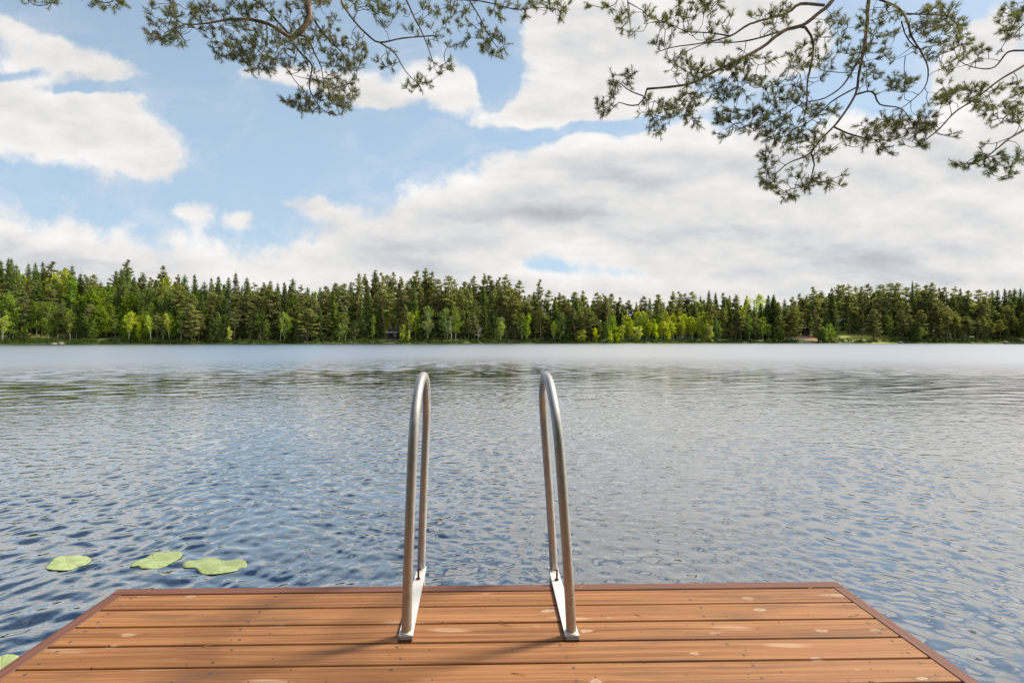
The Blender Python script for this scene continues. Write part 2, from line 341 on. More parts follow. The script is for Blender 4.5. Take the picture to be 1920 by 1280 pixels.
# ------------------------------------------------------------------ dock
P_W, P_GAP = .1175, .0085; PITCHP = P_W+P_GAP
DX, DW, DY = -.027, 3.136, 2.2554          # centre line, inner width, front end of the decking
def wood_material(name, c_lo, c_hi, pale, knots=True, along='x', rough=.62):
    m, t, b = mat(name)
    co = t.node('ShaderNodeTexCoord').outputs['Object']; x, y, z = t.xyz(co)
    if along == 'y': x, y = y, x
    idx = t.m('FLOOR', t.m('DIVIDE', t.m('SUBTRACT', DY, y), PITCHP)) if knots else t.m('FLOOR', t.m('MULTIPLY', y, .7))
    wn = t.node('ShaderNodeTexWhiteNoise', noise_dimensions='1D'); t.put(wn.inputs['W'], idx); rv = wn.outputs[0]
    off = t.m('MULTIPLY', rv, 37.0)
    yy = t.m('ADD', y, off)
    bend = t.noise(t.vec(t.m('ADD', t.m('MULTIPLY', x, 1.1), off), t.m('MULTIPLY', yy, 6.0)), 1.0, 2, .5)
    yb = t.m('ADD', yy, t.m('MULTIPLY', bend, .05))
    # knots: one cell in three holds one
    kv = t.vec(t.m('ADD', t.m('MULTIPLY', x, 4.6), off), t.m('MULTIPLY', yy, 11.0), off)
    kv = t.add(kv, t.scale(t.noise(t.vec(t.m('MULTIPLY', x, 24.0), t.m('MULTIPLY', yy, 60.0)), 1.0, 4, .65, out=1), (.30, .26, 0)))
    vo = t.node('ShaderNodeTexVoronoi', voronoi_dimensions='2D'); t.put(vo.inputs['Vector'], kv); vo.inputs['Scale'].default_value = 1.0
    kr, kg, kb = t.xyz(vo.outputs['Color'])
    kd = t.m('DIVIDE', vo.outputs['Distance'], t.m('ADD', .38, t.m('MULTIPLY', kg, .95)))
    has = t.m('MULTIPLY', t.m('LESS_THAN', kr, .30), t.m('ADD', .40, t.m('MULTIPLY', kb, .60)))
    infl = t.m('MULTIPLY', t.ss(kd, .26, .03), has)
    yb = t.m('ADD', yb, t.m('MULTIPLY', infl, .016))
    g = t.noise(t.vec(t.m('ADD', t.m('MULTIPLY', x, .9), off), t.m('MULTIPLY', yb, 62.0), off), 1.0, 5, .62)
    g2 = t.noise(t.vec(t.m('ADD', t.m('MULTIPLY', x, 3.0), off), t.m('MULTIPLY', yb, 300.0), off), 1.0, 3, .6)
    col = t.mix(t.ss(g, .36, .66), c_lo+(1,), c_hi+(1,))
    col = t.mix(t.m('MULTIPLY', t.ss(g2, .50, .75), .34), col, tuple(c*.55 for c in c_lo)+(1,))
    # each board has its own tone
    col = t.mix(t.m('MULTIPLY', rv, .30), col, tuple(c*1.25 for c in c_hi)+(1,))
    wn2 = t.node('ShaderNodeTexWhiteNoise', noise_dimensions='1D'); t.put(wn2.inputs['W'], t.m('ADD', idx, 31.7))
    col = t.mix(t.m('MULTIPLY', wn2.outputs[0], .22), col, tuple(c*.62 for c in c_lo)+(1,))
    g3 = t.noise(t.vec(t.m('ADD', t.m('MULTIPLY', x, .35), off), t.m('MULTIPLY', yb, 24.0), off), 1.0, 3, .5)
    col = t.mix(t.m('MULTIPLY', t.ss(g3, .48, .68), .45), col, tuple(c*1.18 for c in c_hi)+(1,))
    # weathered greyish stains, and pale scuffs
    s1 = t.noise(t.vec(t.m('ADD', t.m('MULTIPLY', x, 1.6), off), t.m('MULTIPLY', yy, 9.0)), 1.0, 5, .6)
    col = t.mix(t.m('MULTIPLY', t.ss(s1, .50, .68), .60), col, (.135, .072, .036, 1))
    s2 = t.noise(t.vec(t.m('ADD', t.m('MULTIPLY', x, 5.0), off), t.m('MULTIPLY', yy, 55.0)), 1.0, 4, .65)
    col = t.mix(t.m('MULTIPLY', t.ss(s2, .62, .80), .36), col, pale+(1,))
    s3 = t.noise(t.vec(x, y), 260.0, 2, .6)
    col = t.mix(t.m('MULTIPLY', t.ss(s3, .62, .8), .16), col, (.62, .50, .40, 1))
    if knots:
        ring = t.m('MULTIPLY', t.ss(kd, .135, .085), has)
        col = t.mix(t.m('MULTIPLY', ring, .62), col, pale+(1,))
        rg = t.m('MULTIPLY', t.m('MULTIPLY', t.ss(kd, .15, .125), t.ss(kd, .095, .12)), has)
        col = t.mix(t.m('MULTIPLY', rg, .40), col, (.17, .11, .075, 1))
        core = t.m('MULTIPLY', t.ss(kd, .050, .030), has)
        col = t.mix(t.m('MULTIPLY', core, .65), col, (.22, .145, .095, 1))
        # knotless pale flecks drawn out along the grain
        v2 = t.node('ShaderNodeTexVoronoi', voronoi_dimensions='2D')
        t.put(v2.inputs['Vector'], t.vec(t.m('ADD', t.m('ADD', t.m('MULTIPLY', x, 1.7), t.m('MULTIPLY', yy, 3.0)), t.m('MULTIPLY', rv, 91.0)), t.m('MULTIPLY', yy, 9.0))); v2.inputs['Scale'].default_value = 1.0
        fl = t.m('MULTIPLY', t.ss(v2.outputs['Distance'], .17, .07), t.m('LESS_THAN', t.xyz(v2.outputs['Color'])[1], .34))
        col = t.mix(t.m('MULTIPLY', t.m('MULTIPLY', fl, t.ss(g2, .38, .6)), .65), col, pale+(1,))
        # little dark specks of dirt
        v3 = t.node('ShaderNodeTexVoronoi', voronoi_dimensions='2D'); t.put(v3.inputs['Vector'], t.vec(x, y)); v3.inputs['Scale'].default_value = 9.0
        sp = t.m('MULTIPLY', t.ss(v3.outputs['Distance'], .040, .020), t.m('LESS_THAN', t.xyz(v3.outputs['Color'])[2], .40))
        col = t.mix(t.m('MULTIPLY', sp, .85), col, (.045, .022, .012, 1))
    t.put(b.inputs['Base Color'], col)
    t.put(b.inputs['Roughness'], t.m('ADD', rough-.1, t.m('MULTIPLY', g, .2)))
    b.inputs['Specular IOR Level'].default_value = .32
    bp = t.node('ShaderNodeBump'); bp.inputs['Strength'].default_value = .45; bp.inputs['Distance'].default_value = .002
    t.put(bp.inputs['Height'], t.m('ADD', g2, t.m('MULTIPLY', g, .7))); t.put(b.inputs['Normal'], bp.outputs[0])
    return m
M_DECK = wood_material('deck_boards', (.190, .072, .024), (.350, .160, .059), (.53, .39, .26))
M_TRIM = wood_material('brown_stained_boards', (.115, .045, .030), (.200, .085, .055), (.30, .17, .12), knots=False)
M_TRIMY = wood_material('brown_stained_side_boards', (.115, .045, .030), (.200, .085, .055), (.30, .17, .12), knots=False, along='y')
M_SCREW = simple('dull_screw_heads', (.16, .12, .10), .45, .7)
M_UNDER = simple('weathered_beam', (.10, .07, .05), .8)

def build_dock():
    root = empty('dock', (DX, DY, DECK_Z))
    tag(root, 'wooden swimming dock of orange brown boards with a darker red brown edge', 'dock')
    NB = 9; b = MB(); L = DW-.004
    jr = random.Random(5)
    for k in range(NB):
        yc = -k*PITCHP-PITCHP/2; dz = jr.uniform(-.0008, .0008)
        # rounded board profile swept along x
        w, th, c = P_W/2, .028, .0045
        prof = [(-w, -th), (-w, -c), (-w+c*.35, -c*.3), (-w+c, 0), (w-c, 0), (w-c*.35, -c*.3), (w, -c), (w, -th)]
        nx = 2; xs = (-L/2, L/2)
        v = np.array([(x, yc+py, pz+dz) for x in xs for py, pz in prof]); n = len(prof)
        b.add(v, [(i, i+1, n+i+1, n+i) for i in range(n-1)] + [(n-1, 0, n, 2*n-1)], 0)
        b.add(v, [list(range(n))[::-1], list(range(n, 2*n))], 0)
        for j in range(6):
            sx = -L/2+.055+j*(L-.11)/5
            for sy in (-.034, .034):
                cx, cy = sx+jr.uniform(-.02, .02)*(0 < j < 5)+jr.uniform(-.004, .004), yc+sy+jr.uniform(-.004, .004)
                a = np.arange(10)*2*math.pi/10; rr = .0042
                ring = np.stack([cx+rr*np.cos(a), cy+rr*np.sin(a), np.full(10, dz+.0006)], 1)
                ring2 = np.stack([cx+.0062*np.cos(a), cy+.0062*np.sin(a), np.full(10, dz+.0003)], 1)
                b.add(ring, [list(range(10))], 1)
                b.add(np.vstack([ring2, ring]), [(i, (i+1) % 10, 10+(i+1) % 10, 10+i) for i in range(10)], 2)
    dark = simple('dark_wood_round_screws', (.10, .05, .03), .8)
    o = b.build('decking', [M_DECK, M_SCREW, dark], root)
    o.location = (0, 0, 0)
    TW, TH = .050, .145
    f = MB(); f.box((0, .004+TW/2, -TH/2+.001), (DW+2*TW+.008, TW, TH), bev=.003); f.build('front_edge_board', M_TRIM, root)
    for s in (-1, 1):
        e = MB(); e.box((s*(DW/2+.002+TW/2), -NB*PITCHP/2+.0005, -TH/2+.001), (TW, NB*PITCHP+.002, TH), bev=.003)
        e.build('side_edge_board', M_TRIMY, root)
    for k in range(6):
        j = MB(); j.box((-L/2+.055+k*(L-.11)/5, -NB*PITCHP/2, -.028-.06), (.045, NB*PITCHP-.02, .118)); j.build('joist', M_UNDER, root)
    for sx in (-1.2, 1.2):
        for sy in (-.3, -.95):
            p = MB(); p.tube([(sx, sy, -.15), (sx, sy, -1.6)], .06, 12); p.build('post', M_UNDER, root)
build_dock()

# ------------------------------------------------------------------ the swimming ladder's handrails
def metal_mat(name, col, rough, dirt=.5):
    m, t, b = mat(name)
    co = t.node('ShaderNodeTexCoord').outputs['Object']
    n = t.noise(co, 26.0, 6, .65); n2 = t.noise(t.scale(co, (1, 1, .12)), 60.0, 3, .6)
    c = t.mix(t.m('MULTIPLY', t.ss(n, .45, .75), dirt), col+(1,), tuple(k*.55 for k in (col[0], col[1]*.93, col[2]*.8))+(1,))
    v = t.node('ShaderNodeTexVoronoi'); t.put(v.inputs['Vector'], co); v.inputs['Scale'].default_value = 75.0
    sp = t.m('MULTIPLY', t.ss(v.outputs['Distance'], .20, .08), t.m('LESS_THAN', t.xyz(v.outputs['Color'])[0], .12))
    c = t.mix(t.m('MULTIPLY', sp, .7), c, (.10, .065, .045, 1))
    t.put(b.inputs['Base Color'], c); b.inputs['Metallic'].default_value = .72
    t.put(b.inputs['Roughness'], t.m('ADD', rough, t.m('MULTIPLY', n2, .12)))
    bp = t.node('ShaderNodeBump'); bp.inputs['Strength'].default_value = .12; bp.inputs['Distance'].default_value = .001
    t.put(bp.inputs['Height'], n); t.put(b.inputs['Normal'], bp.outputs[0])
    return m
M_ALU = metal_mat('brushed_aluminium', (.47, .455, .43), .36)
M_PLATE = simple('pale_zinc_plate', (.70, .68, .64), .5, .35, .12, 30)
M_RUST = simple('rusty_steel', (.11, .055, .035), .75, .4, .4, 60)
M_RUBBER = simple('dark_plastic_pad', (.05, .035, .03), .7)
def build_ladder():
    PLZ = DECK_Z+.009+.008       # top of the mounting plate
    fl = on_z(762, 1184, PLZ); fr = on_z(1071, 1184, PLZ); rl = on_z(790, 1066, PLZ); rr = on_z(1038, 1068, PLZ)
    mid = (fl+fr)/2
    root = empty('swimming_ladder', (mid[0], mid[1], DECK_Z))
    tag(root, 'pair of curved grey metal swimming ladder handrails bolted to the dock edge', 'ladder')
    o0 = np.array([mid[0], mid[1], DECK_Z])
    for f, r, s in ((fl, rl, -1), (fr, rr, 1)):
        d = r-f; span = np.linalg.norm(d[:2]); rad = .0188; e = d/span
        hgt = .978-.022-rad; ra = span/2
        pts = []
        lean = np.array([-s*.050-.015, 0, 0])
        for h in np.linspace(0, hgt-ra, 14): pts.append((0.0, h))
        for a in np.linspace(0, math.pi, 25)[1:]: pts.append((ra-ra*math.cos(a), hgt-ra+ra*math.sin(a)))
        for h in np.linspace(hgt-ra, 0, 14)[1:]: pts.append((span, h))
        P = np.array([f+e*a+np.array([0, 0, h])+lean*(h/hgt)**1.2 for a, h in pts])-o0
        h = MB(); h.tube(P, rad, 24); ho = h.build('handrail', M_ALU, root)
        for q in (P[0], P[-1]):                          # weld beads at both feet
            wl = MB()
            a = np.linspace(0, 2*math.pi, 19)
            wl.tube(np.stack([q[0]+(rad+.001)*np.cos(a), q[1]+(rad+.001)*np.sin(a), np.full(19, q[2]+.002)], 1), .0035+.0012*np.sin(a*5), 6)
            wl.build('weld_seam', M_PLATE, ho)
        # flat mounting bar under the two feet
        a0, a1 = f-e*.023-o0, r+e*.030-o0; side = np.array([-e[1], e[0], 0]); c = (a0+a1)/2; W = .0265
        pl = MB(); n = 2
        top = [a0+side*W, a0-side*W, a1-side*(W-.006), a1-side*(W-.018)+e*.010, a1+side*(W-.018)+e*.010, a1+side*(W-.006)]
        top = np.array(top); top[:, 2] = PLZ-o0[2]; bot = top.copy(); bot[:, 2] -= .008
        V = np.vstack([top, bot]); k = len(top)
        pl.add(V, [list(range(k))[::-1], list(range(k, 2*k))]); pl.add(V, [(i, (i+1) % k, k+(i+1) % k, k+i) for i in range(k)])
        # upturned lip on the outer side
        po = pl.build('mounting_plate', M_PLATE, root)
        md = po.modifiers.new('bevel', 'BEVEL'); md.width = .0012; md.segments = 1
        pad = MB(); pc = f-o0+e*.02
        pad.box((pc[0], pc[1], .0046), (.050, .11, .0088), rz=math.atan2(e[1], e[0])-math.pi/2, bev=.001); pad.build('pad', M_RUBBER, root)
        # half driven rusty hook bolt near the water end
        q = f+e*span*.80-o0; q[2] = PLZ-o0[2]; q = q+side*(-.002*s)
        bo = MB(); bo.tube([q+(0, 0, .0), q+(0, 0, .050)], .0046, 8)
        bo.tube([q+(0, 0, .047), q+(-s*.014, -.002, .048)], .0038, 8)
        bo.tube([q+(0, 0, .001), q+(0, 0, .006)], .009, 6)
        bo.tube([q+(-.010, -.006, .006), q+(.0, -.001, .004)], .0034, 6)
        bo.build('bolt', M_RUST, po)
        # the leg that carries on down into the water
        lg = MB(); b0 = r-o0; lg.tube([b0+(0, 0, -.009), b0+(0, .02, -.35), b0+(0, .02, -1.15)], rad, 16); lg.build('leg', M_ALU, root)
    for k in range(3):
        st = MB(); z = -.42-.27*k
        st.box(((rl[0]+rr[0])/2-o0[0], rl[1]+.02-o0[1], z), (rr[0]-rl[0]-.045, .07, .025), bev=.003); st.build('step', M_ALU, root)
build_ladder()

# ------------------------------------------------------------------ water lily pads
def lily_mat():
    m, t, b = mat('water_lily_leaf')
    co = t.node('ShaderNodeTexCoord').outputs['Object']; x, y, z = t.xyz(co)
    ang = t.m('ARCTAN2', y, x); vein = t.m('ABSOLUTE', t.m('SINE', t.m('ADD', t.m('MULTIPLY', ang, 9.0), t.m('MULTIPLY', t.noise(co, 9.0), 2.0))))
    n = t.noise(co, 14.0, 5, .6)
    c = t.mix(t.ss(n, .3, .7), (.27, .35, .115, 1), (.40, .455, .20, 1))
    c = t.mix(t.m('MULTIPLY', t.ss(vein, .16, .0), .35), c, (.43, .50, .22, 1))
    n2 = t.noise(co, 34.0, 4, .6)
    c = t.mix(t.m('MULTIPLY', t.ss(n2, .62, .74), .4), c, (.26, .25, .08, 1))
    t.put(b.inputs['Base Color'], c); b.inputs['Roughness'].default_value = .30
    bp = t.node('ShaderNodeBump'); bp.inputs['Strength'].default_value = .35; bp.inputs['Distance'].default_value = .004
    t.put(bp.inputs['Height'], t.m('ADD', vein, n)); t.put(b.inputs['Normal'], bp.outputs[0])
    return m
M_LILY = lily_mat()
def lily(outline, hub, label, tilt=0.0):
    P = np.array([on_z(x, y, .012)[:2] for x, y in outline]); c = on_z(*hub, .012)[:2]
    P = np.vstack([P, P[:1]]); P = spline(np.column_stack([P, np.zeros(len(P))]), .012)[:-1, :2]
    n = len(P); rings = 9; V = [np.array([[c[0], c[1]]])]
    for k in range(1, rings+1): V.append(c+(P-c)*(k/rings))
    V = np.vstack(V); rel = V-c; rr = np.concatenate([[0]]+[np.full(n, k/rings) for k in range(1, rings+1)])
    a = np.arctan2(rel[:, 1], rel[:, 0])
    z = wave_z(V[:, 0], V[:, 1])+.0022+rr**3*(.0006+.0018*np.sin(a*3+hub[0])+.0015*np.sin(a*7+hub[1]))+tilt*rel[:, 1]
    W = np.column_stack([rel, z]); f = []
    b = MB(); b.add(W, [(0, 1+i, 1+(i+1) % n) for i in range(n)], 0, True)
    q = [(1+(k-1)*n+i, 1+k*n+i, 1+k*n+(i+1) % n, 1+(k-1)*n+(i+1) % n) for k in range(1, rings) for i in range(n)]
    b.n -= len(W); b.v.append(np.zeros((0, 3))); b.f.append(np.array(q)); b.mi.append(np.zeros(len(q))); b.sm.append(np.full(len(q), True)); b.n += len(W)
    o = b.build('lily_pad', M_LILY, None, (c[0], c[1], 0))
    md = o.modifiers.new('thick', 'SOLIDIFY'); md.thickness = .002; md.offset = -1
    tag(o, label, 'lily pad', 'lily pads floating beside the dock'); return o
z8 = lambda pts: [(x/3.84, 1000+y/3.84) for x, y in pts]
lily(z8([(322,235),(345,205),(400,165),(450,152),(540,148),(620,152),(655,172),(650,195),(600,222),(535,232),(490,252),(420,253),(360,247)]),
     (125, 1051), 'pale rounded lily pad lying farthest from the dock edge, with one pointed end')
lily(z8([(935,220),(960,195),(1030,165),(1120,138),(1210,125),(1290,120),(1312,138),(1300,165),(1250,195),(1170,225),(1090,240),(1010,240),(1000,229),(940,235)]),
     (290, 1048), 'narrow oval lily pad floating between the round pad and the lobed pad', .012)
lily(z8([(1310,212),(1345,190),(1400,185),(1450,172),(1550,168),(1610,178),(1710,175),(1760,190),(1779,210),(1768,230),(1720,238),(1700,257),(1640,275),(1560,284),(1500,282),(1440,262),(1405,238),(1325,232)]),
     (420, 1056), 'wide lobed lily pad with wavy edges closest to the dock corner')
lily([(-38,1262),(-30,1236),(0,1227),(25,1224),(36,1229),(24,1240),(4,1253),(-20,1266)], (2, 1243), 'lily pad cut by the picture edge beside the dock side board')

# ------------------------------------------------------------------ the far shore
def shore_y(x):
    x = np.asarray(x, float)
    return 163+np.where(x < 0, .19*x, .075*x)+1.1*np.sin(x*.11)+.7*np.sin(x*.31+1)
def ground_z(x, y):
    x = np.asarray(x, float); d = np.asarray(y, float)-shore_y(x)
    hill = 5.5+9.5*np.clip((-x-40)/110, 0, 1)**1.3+3.0*np.clip((x-60)/60, 0, 1)+1.5*np.clip((x-130)/50, 0, 1)
    z = np.where(d < 0, d*.35, .45*(1-np.exp(-d/1.2))+hill*(1-np.exp(-np.maximum(d-3, 0)/38.0)))
    return z+.18*np.sin(x*.7+y*.5)*np.clip(d/4, 0, 1)
def ground_mat():
    m, t, b = mat('forest_floor')
    co = t.node('ShaderNodeTexCoord').outputs['Object']; x, y, z = t.xyz(co)
    n = t.noise(co, .35, 6, .65); n2 = t.noise(co, .05, 3, .5)
    c = t.mix(t.ss(n, .35, .65), (.030, .045, .014, 1), (.085, .115, .025, 1))
    c = t.mix(t.m('MULTIPLY', t.ss(n2, .42, .62), t.ss(z, .6, 1.6)), c, (.18, .20, .035, 1))
    qm = at(1605, 630, 184.0)
    ex = t.m('DIVIDE', t.m('SUBTRACT', x, float(qm[0])), 11.0); ey = t.m('DIVIDE', t.m('SUBTRACT', y, float(qm[1])), 14.0)
    mead = t.ss(t.m('ADD', t.m('SQRT', t.m('ADD', t.m('MULTIPLY', ex, ex), t.m('MULTIPLY', ey, ey))), t.m('MULTIPLY', n, .6)), 1.45, 1.0)
    c = t.mix(mead, c, t.mix(n, (.15, .19, .03, 1), (.33, .34, .06, 1)))
    qn = at(800, 632, 171.0)
    ex = t.m('DIVIDE', t.m('SUBTRACT', x, float(qn[0])), 27.0); ey = t.m('DIVIDE', t.m('SUBTRACT', y, float(qn[1])), 8.0)
    gl = t.ss(t.m('ADD', t.m('SQRT', t.m('ADD', t.m('MULTIPLY', ex, ex), t.m('MULTIPLY', ey, ey))), t.m('MULTIPLY', n, .6)), 1.45, 1.0)
    c = t.mix(gl, c, t.mix(n, (.13, .18, .03, 1), (.30, .33, .06, 1)))
    # trodden sandy ground below the lakeside cabin
    q = at(1512, 636, 181.0)
    dx = t.m('DIVIDE', t.m('SUBTRACT', x, float(q[0])), 5.2); dy = t.m('DIVIDE', t.m('SUBTRACT', y, float(q[1])), 9.0)
    sand = t.ss(t.m('ADD', t.m('SQRT', t.m('ADD', t.m('MULTIPLY', dx, dx), t.m('MULTIPLY', dy, dy))), t.m('MULTIPLY', n, .5)), 1.35, 1.05)
    c = t.mix(sand, c, (.26, .14, .065, 1))
    t.put(b.inputs['Base Color'], c); b.inputs['Roughness'].default_value = .95
    return m
def build_ground():
    xs = np.linspace(-330, 330, 331); ds = np.concatenate([[-9, -3, -1, 0, .4, 1, 2], np.linspace(3.5, 150, 60)])
    X, D = np.meshgrid(xs, ds); Y = D+shore_y(X); V = np.stack([X, Y, ground_z(X, Y)], -1).reshape(-1, 3); n = len(xs)
    i = np.arange(len(ds)-1)[:, None]*n; k = np.arange(n-1)[None]
    b = MB(); b.add(V, np.stack([i+k, i+k+1, i+n+k+1, i+n+k], -1).reshape(-1, 4), 0, True)
    tag(b.build('terrain', ground_mat()), kind='structure')
    # the near bank behind the camera, where the dock meets the land
    xs = np.linspace(-40, 40, 61); ys = np.concatenate([np.linspace(.9, -4, 14), np.linspace(-5, -45, 16)])
    X, Y = np.meshgrid(xs, ys); Z = -.30+np.clip((.9-Y)*.40, 0, .62)+np.clip((-Y-1)*.06, 0, 3)+.05*np.sin(X*1.3+Y*1.1)-.25*np.clip((np.abs(X)-2.5)/4, 0, 1)*(Y > -1.5)
    V = np.stack([X, Y, Z], -1).reshape(-1, 3); n = len(xs); i = np.arange(len(ys)-1)[:, None]*n; k = np.arange(n-1)[None]
    b = MB(); b.add(V, np.stack([i+k, i+n+k, i+n+k+1, i+k+1], -1).reshape(-1, 4), 0, True)
    tag(b.build('near_bank', simple('shaded_bank_soil', (.030, .030, .016), .95, 0, .5, 1.5)), kind='structure')  # shade put into the soil colour, keeps the rail reflections dark
build_ground()

def leaf_mat(name, c1, c2, trans=.35, scale=.9, rv=.25):
    m, t, b = mat(name); t.n.remove(b)
    co = t.node('ShaderNodeTexCoord').outputs['Object']; oi = t.node('ShaderNodeObjectInfo').outputs['Random']
    n = t.noise(co, scale, 4, .6)
    c = t.mix(t.ss(n, .32, .68), c1+(1,), c2+(1,))
    hs = t.node('ShaderNodeHueSaturation'); t.put(hs.inputs['Color'], c)
    t.put(hs.inputs['Hue'], t.m('ADD', .5-.018, t.m('MULTIPLY', oi, .036)))
    t.put(hs.inputs['Saturation'], t.m('ADD', .85, t.m('MULTIPLY', t.m('FRACT', t.m('MULTIPLY', oi, 7.3)), .3)))
    t.put(hs.inputs['Value'], t.m('ADD', 1-rv, t.m('MULTIPLY', t.m('FRACT', t.m('MULTIPLY', oi, 13.7)), 2*rv)))
    d = t.node('ShaderNodeBsdfDiffuse'); tr = t.node('ShaderNodeBsdfTranslucent'); mx = t.node('ShaderNodeMixShader')
    t.put(d.inputs[0], hs.outputs[0]); t.put(tr.inputs[0], t.mix(1.0, hs.outputs[0], (1.25, 1.2, .6, 1), 'MULTIPLY')); mx.inputs[0].default_value = trans
    t.l.new(d.outputs[0], mx.inputs[1]); t.l.new(tr.outputs[0], mx.inputs[2]); t.l.new(mx.outputs[0], t.n['Material Output'].inputs[0])
    return m
def bark(name, lo, hi, zmix=None, white=False):
    m, t, b = mat(name); co = t.node('ShaderNodeTexCoord').outputs['Object']; x, y, z = t.xyz(co)
    n = t.noise(t.scale(co, (6, 6, 1.4)), 1.0, 5, .65)
    c = t.mix(t.ss(n, .35, .65), lo+(1,), hi+(1,))
    if zmix: c = t.mix(t.ss(z, zmix[0], zmix[1]), c, t.mix(n, zmix[2]+(1,), zmix[3]+(1,)))
    t.put(b.inputs['Base Color'], c); b.inputs['Roughness'].default_value = .9
    bp = t.node('ShaderNodeBump'); bp.inputs['Strength'].default_value = .6; bp.inputs['Distance'].default_value = .02
    t.put(bp.inputs['Height'], n); t.put(b.inputs['Normal'], bp.outputs[0])
    return m
M_PINE = leaf_mat('pine_needles', (.165, .190, .078), (.275, .290, .122), .56)
M_SPRUCE = leaf_mat('spruce_needles', (.120, .175, .060), (.220, .270, .095), .54)
M_BIRCH = leaf_mat('birch_leaves', (.285, .370, .036), (.450, .510, .062), .60)
M_ALDER = leaf_mat('alder_leaves', (.125, .200, .038), (.225, .300, .060), .54)
M_BROAD = leaf_mat('mid_green_birch_leaves', (.150, .225, .045), (.255, .330, .070), .52)  # duller mid-green foliage, between the alder and the bright birch
M_PBARK = bark('pine_bark', (.075, .050, .036), (.14, .095, .066), (5, 11, (.24, .115, .055), (.36, .19, .10)))
M_SBARK = bark('spruce_bark', (.060, .048, .040), (.11, .09, .075))
M_BBARK = bark('birch_bark', (.22, .20, .18), (.62, .60, .56))
M_DEAD = bark('bleached_dead_wood', (.22, .20, .18), (.42, .39, .36))

def quads(C, size, rg, flat=0.0, aspect=.55):   # one leaf clump (a four sided sliver) at every point C
    n = len(C); a = rg.normal(size=(n, 3)); a[:, 2] *= (1-flat); a /= np.linalg.norm(a, axis=1)[:, None]
    b = np.cross(a, rg.normal(size=(n, 3))); b /= np.linalg.norm(b, axis=1)[:, None]
    s = (np.asarray(size)*rg.uniform(.6, 1.35, n))[:, None]
    V = np.stack([C-a*s, C+b*s*aspect+a*s*.1, C+a*s, C-b*s*aspect-a*s*.1], 1).reshape(-1, 3)
    return V, np.arange(n*4).reshape(-1, 4)
def wobble(n, rg, amp):
    w = np.cumsum(rg.normal(0, 1, (n, 2)), 0)*amp/math.sqrt(n); return w-w[:1]
def make_pine(seed, H, base, width, dens=1.0):
    rg = np.random.default_rng(seed); tr = MB(); n = 14; z = np.linspace(0, H*.97, n)
    w = wobble(n, rg, H*.018); P = np.column_stack([w, z]); r = .0105*H*(1-z/H)**.75+.02
    tr.tube(P, r, 7); C = []
    zb = H*base; nb = int((H-zb)/.50)
    for i in range(nb):
        t = (i+rg.uniform(0, .9))/nb; zz = zb+(H-zb)*t
        env = width*(np.interp(t, [0, .12, .35, .7, .92, 1.0], [.5, .9, 1.0, .70, .30, .05]))
        x0 = np.array([np.interp(zz, z, P[:, 0]), np.interp(zz, z, P[:, 1]), zz])
        for k in range(rg.integers(2, 5)):
            if rg.random() > dens: continue
            a = rg.uniform(0, 6.283); L = env*rg.uniform(.5, 1.15); up = rg.uniform(-.25, .35)+.5*t
            e = x0+np.array([math.cos(a)*L, math.sin(a)*L, L*up])
            if rg.random() < .75: tr.tube([x0, (x0+e)/2+[0, 0, -.06*L], e], [.028+.004*L, .02, .01], 3, caps=False)
            m = int(12+24*L)
            s = rg.uniform(.35, 1.05, m)[:, None]
            C.append(x0+(e-x0)*s+rg.normal(0, 1, (m, 3))*np.array([.24, .24, .15])*(.7+.25*L))
    for k in range(int(3*H*base/4)):           # dead snags below the crown
        zz = rg.uniform(.25*zb, zb); a = rg.uniform(0, 6.283); L = rg.uniform(.4, 1.3)
        x0 = np.array([np.interp(zz, z, P[:, 0]), np.interp(zz, z, P[:, 1]), zz]); tr.tube([x0, x0+[math.cos(a)*L, math.sin(a)*L, -.1]], [.02, .008], 3, caps=False)
    C.append(np.array([P[-1]])+rg.normal(0, 1, (10, 3))*[.12, .12, .35])
    cr = MB(); C = np.vstack(C); cr.add(*quads(C, .27*np.interp(C[:, 2]/H, [.75, 1.0], [1.0, .62]), rg, .2, .5)); return tr.mesh('trunk', M_PBARK), cr.mesh('crown', M_PINE)
def make_spruce(seed, H, width, base=.06):
    rg = np.random.default_rng(seed); tr = MB(); z = np.linspace(0, H, 9)
    P = np.column_stack([wobble(9, rg, H*.004), z]); tr.tube(P, .0095*H*(1-z/H)**.9+.012, 7); C = []
    zb = H*base; zz = zb
    while zz < H*.985:
        t = (zz-zb)/(H-zb); env = width*((1-t)**.80)*rg.uniform(.78, 1.15)+.07
        x0 = np.array([np.interp(zz, z, P[:, 0]), np.interp(zz, z, P[:, 1]), zz]); nb = rg.integers(4, 7); a0 = rg.uniform(0, 6.28)
        for k in range(nb):
            a = a0+k*6.283/nb+rg.normal(0, .25); L = env*rg.uniform(.65, 1.2); dr = rg.uniform(-.48, -.12)*(1-t)+.18*t
            s = rg.uniform(.12, 1, int(5+14*L))[:, None]; d = np.array([math.cos(a)*L, math.sin(a)*L, 0])
            q = x0+d*s+np.array([0, 0, 1.0])*(dr*L*s+.16*L*s**3); C.append(q+rg.normal(0, 1, q.shape)*[.13, .13, .11]*(0.5+.5*(1-t)))
        zz += .34+.12*rg.random()
    C.append(P[-1]+np.column_stack([rg.normal(0, .05, (9, 2)), -np.linspace(-.15, .9, 9)]))
    cr = MB(); C = np.vstack(C); cr.add(*quads(C, .27*np.interp(C[:, 2]/H, [.6, 1.0], [1.0, .6]), rg, .35, .5)); return tr.mesh('trunk', M_SBARK), cr.mesh('crown', M_SPRUCE)
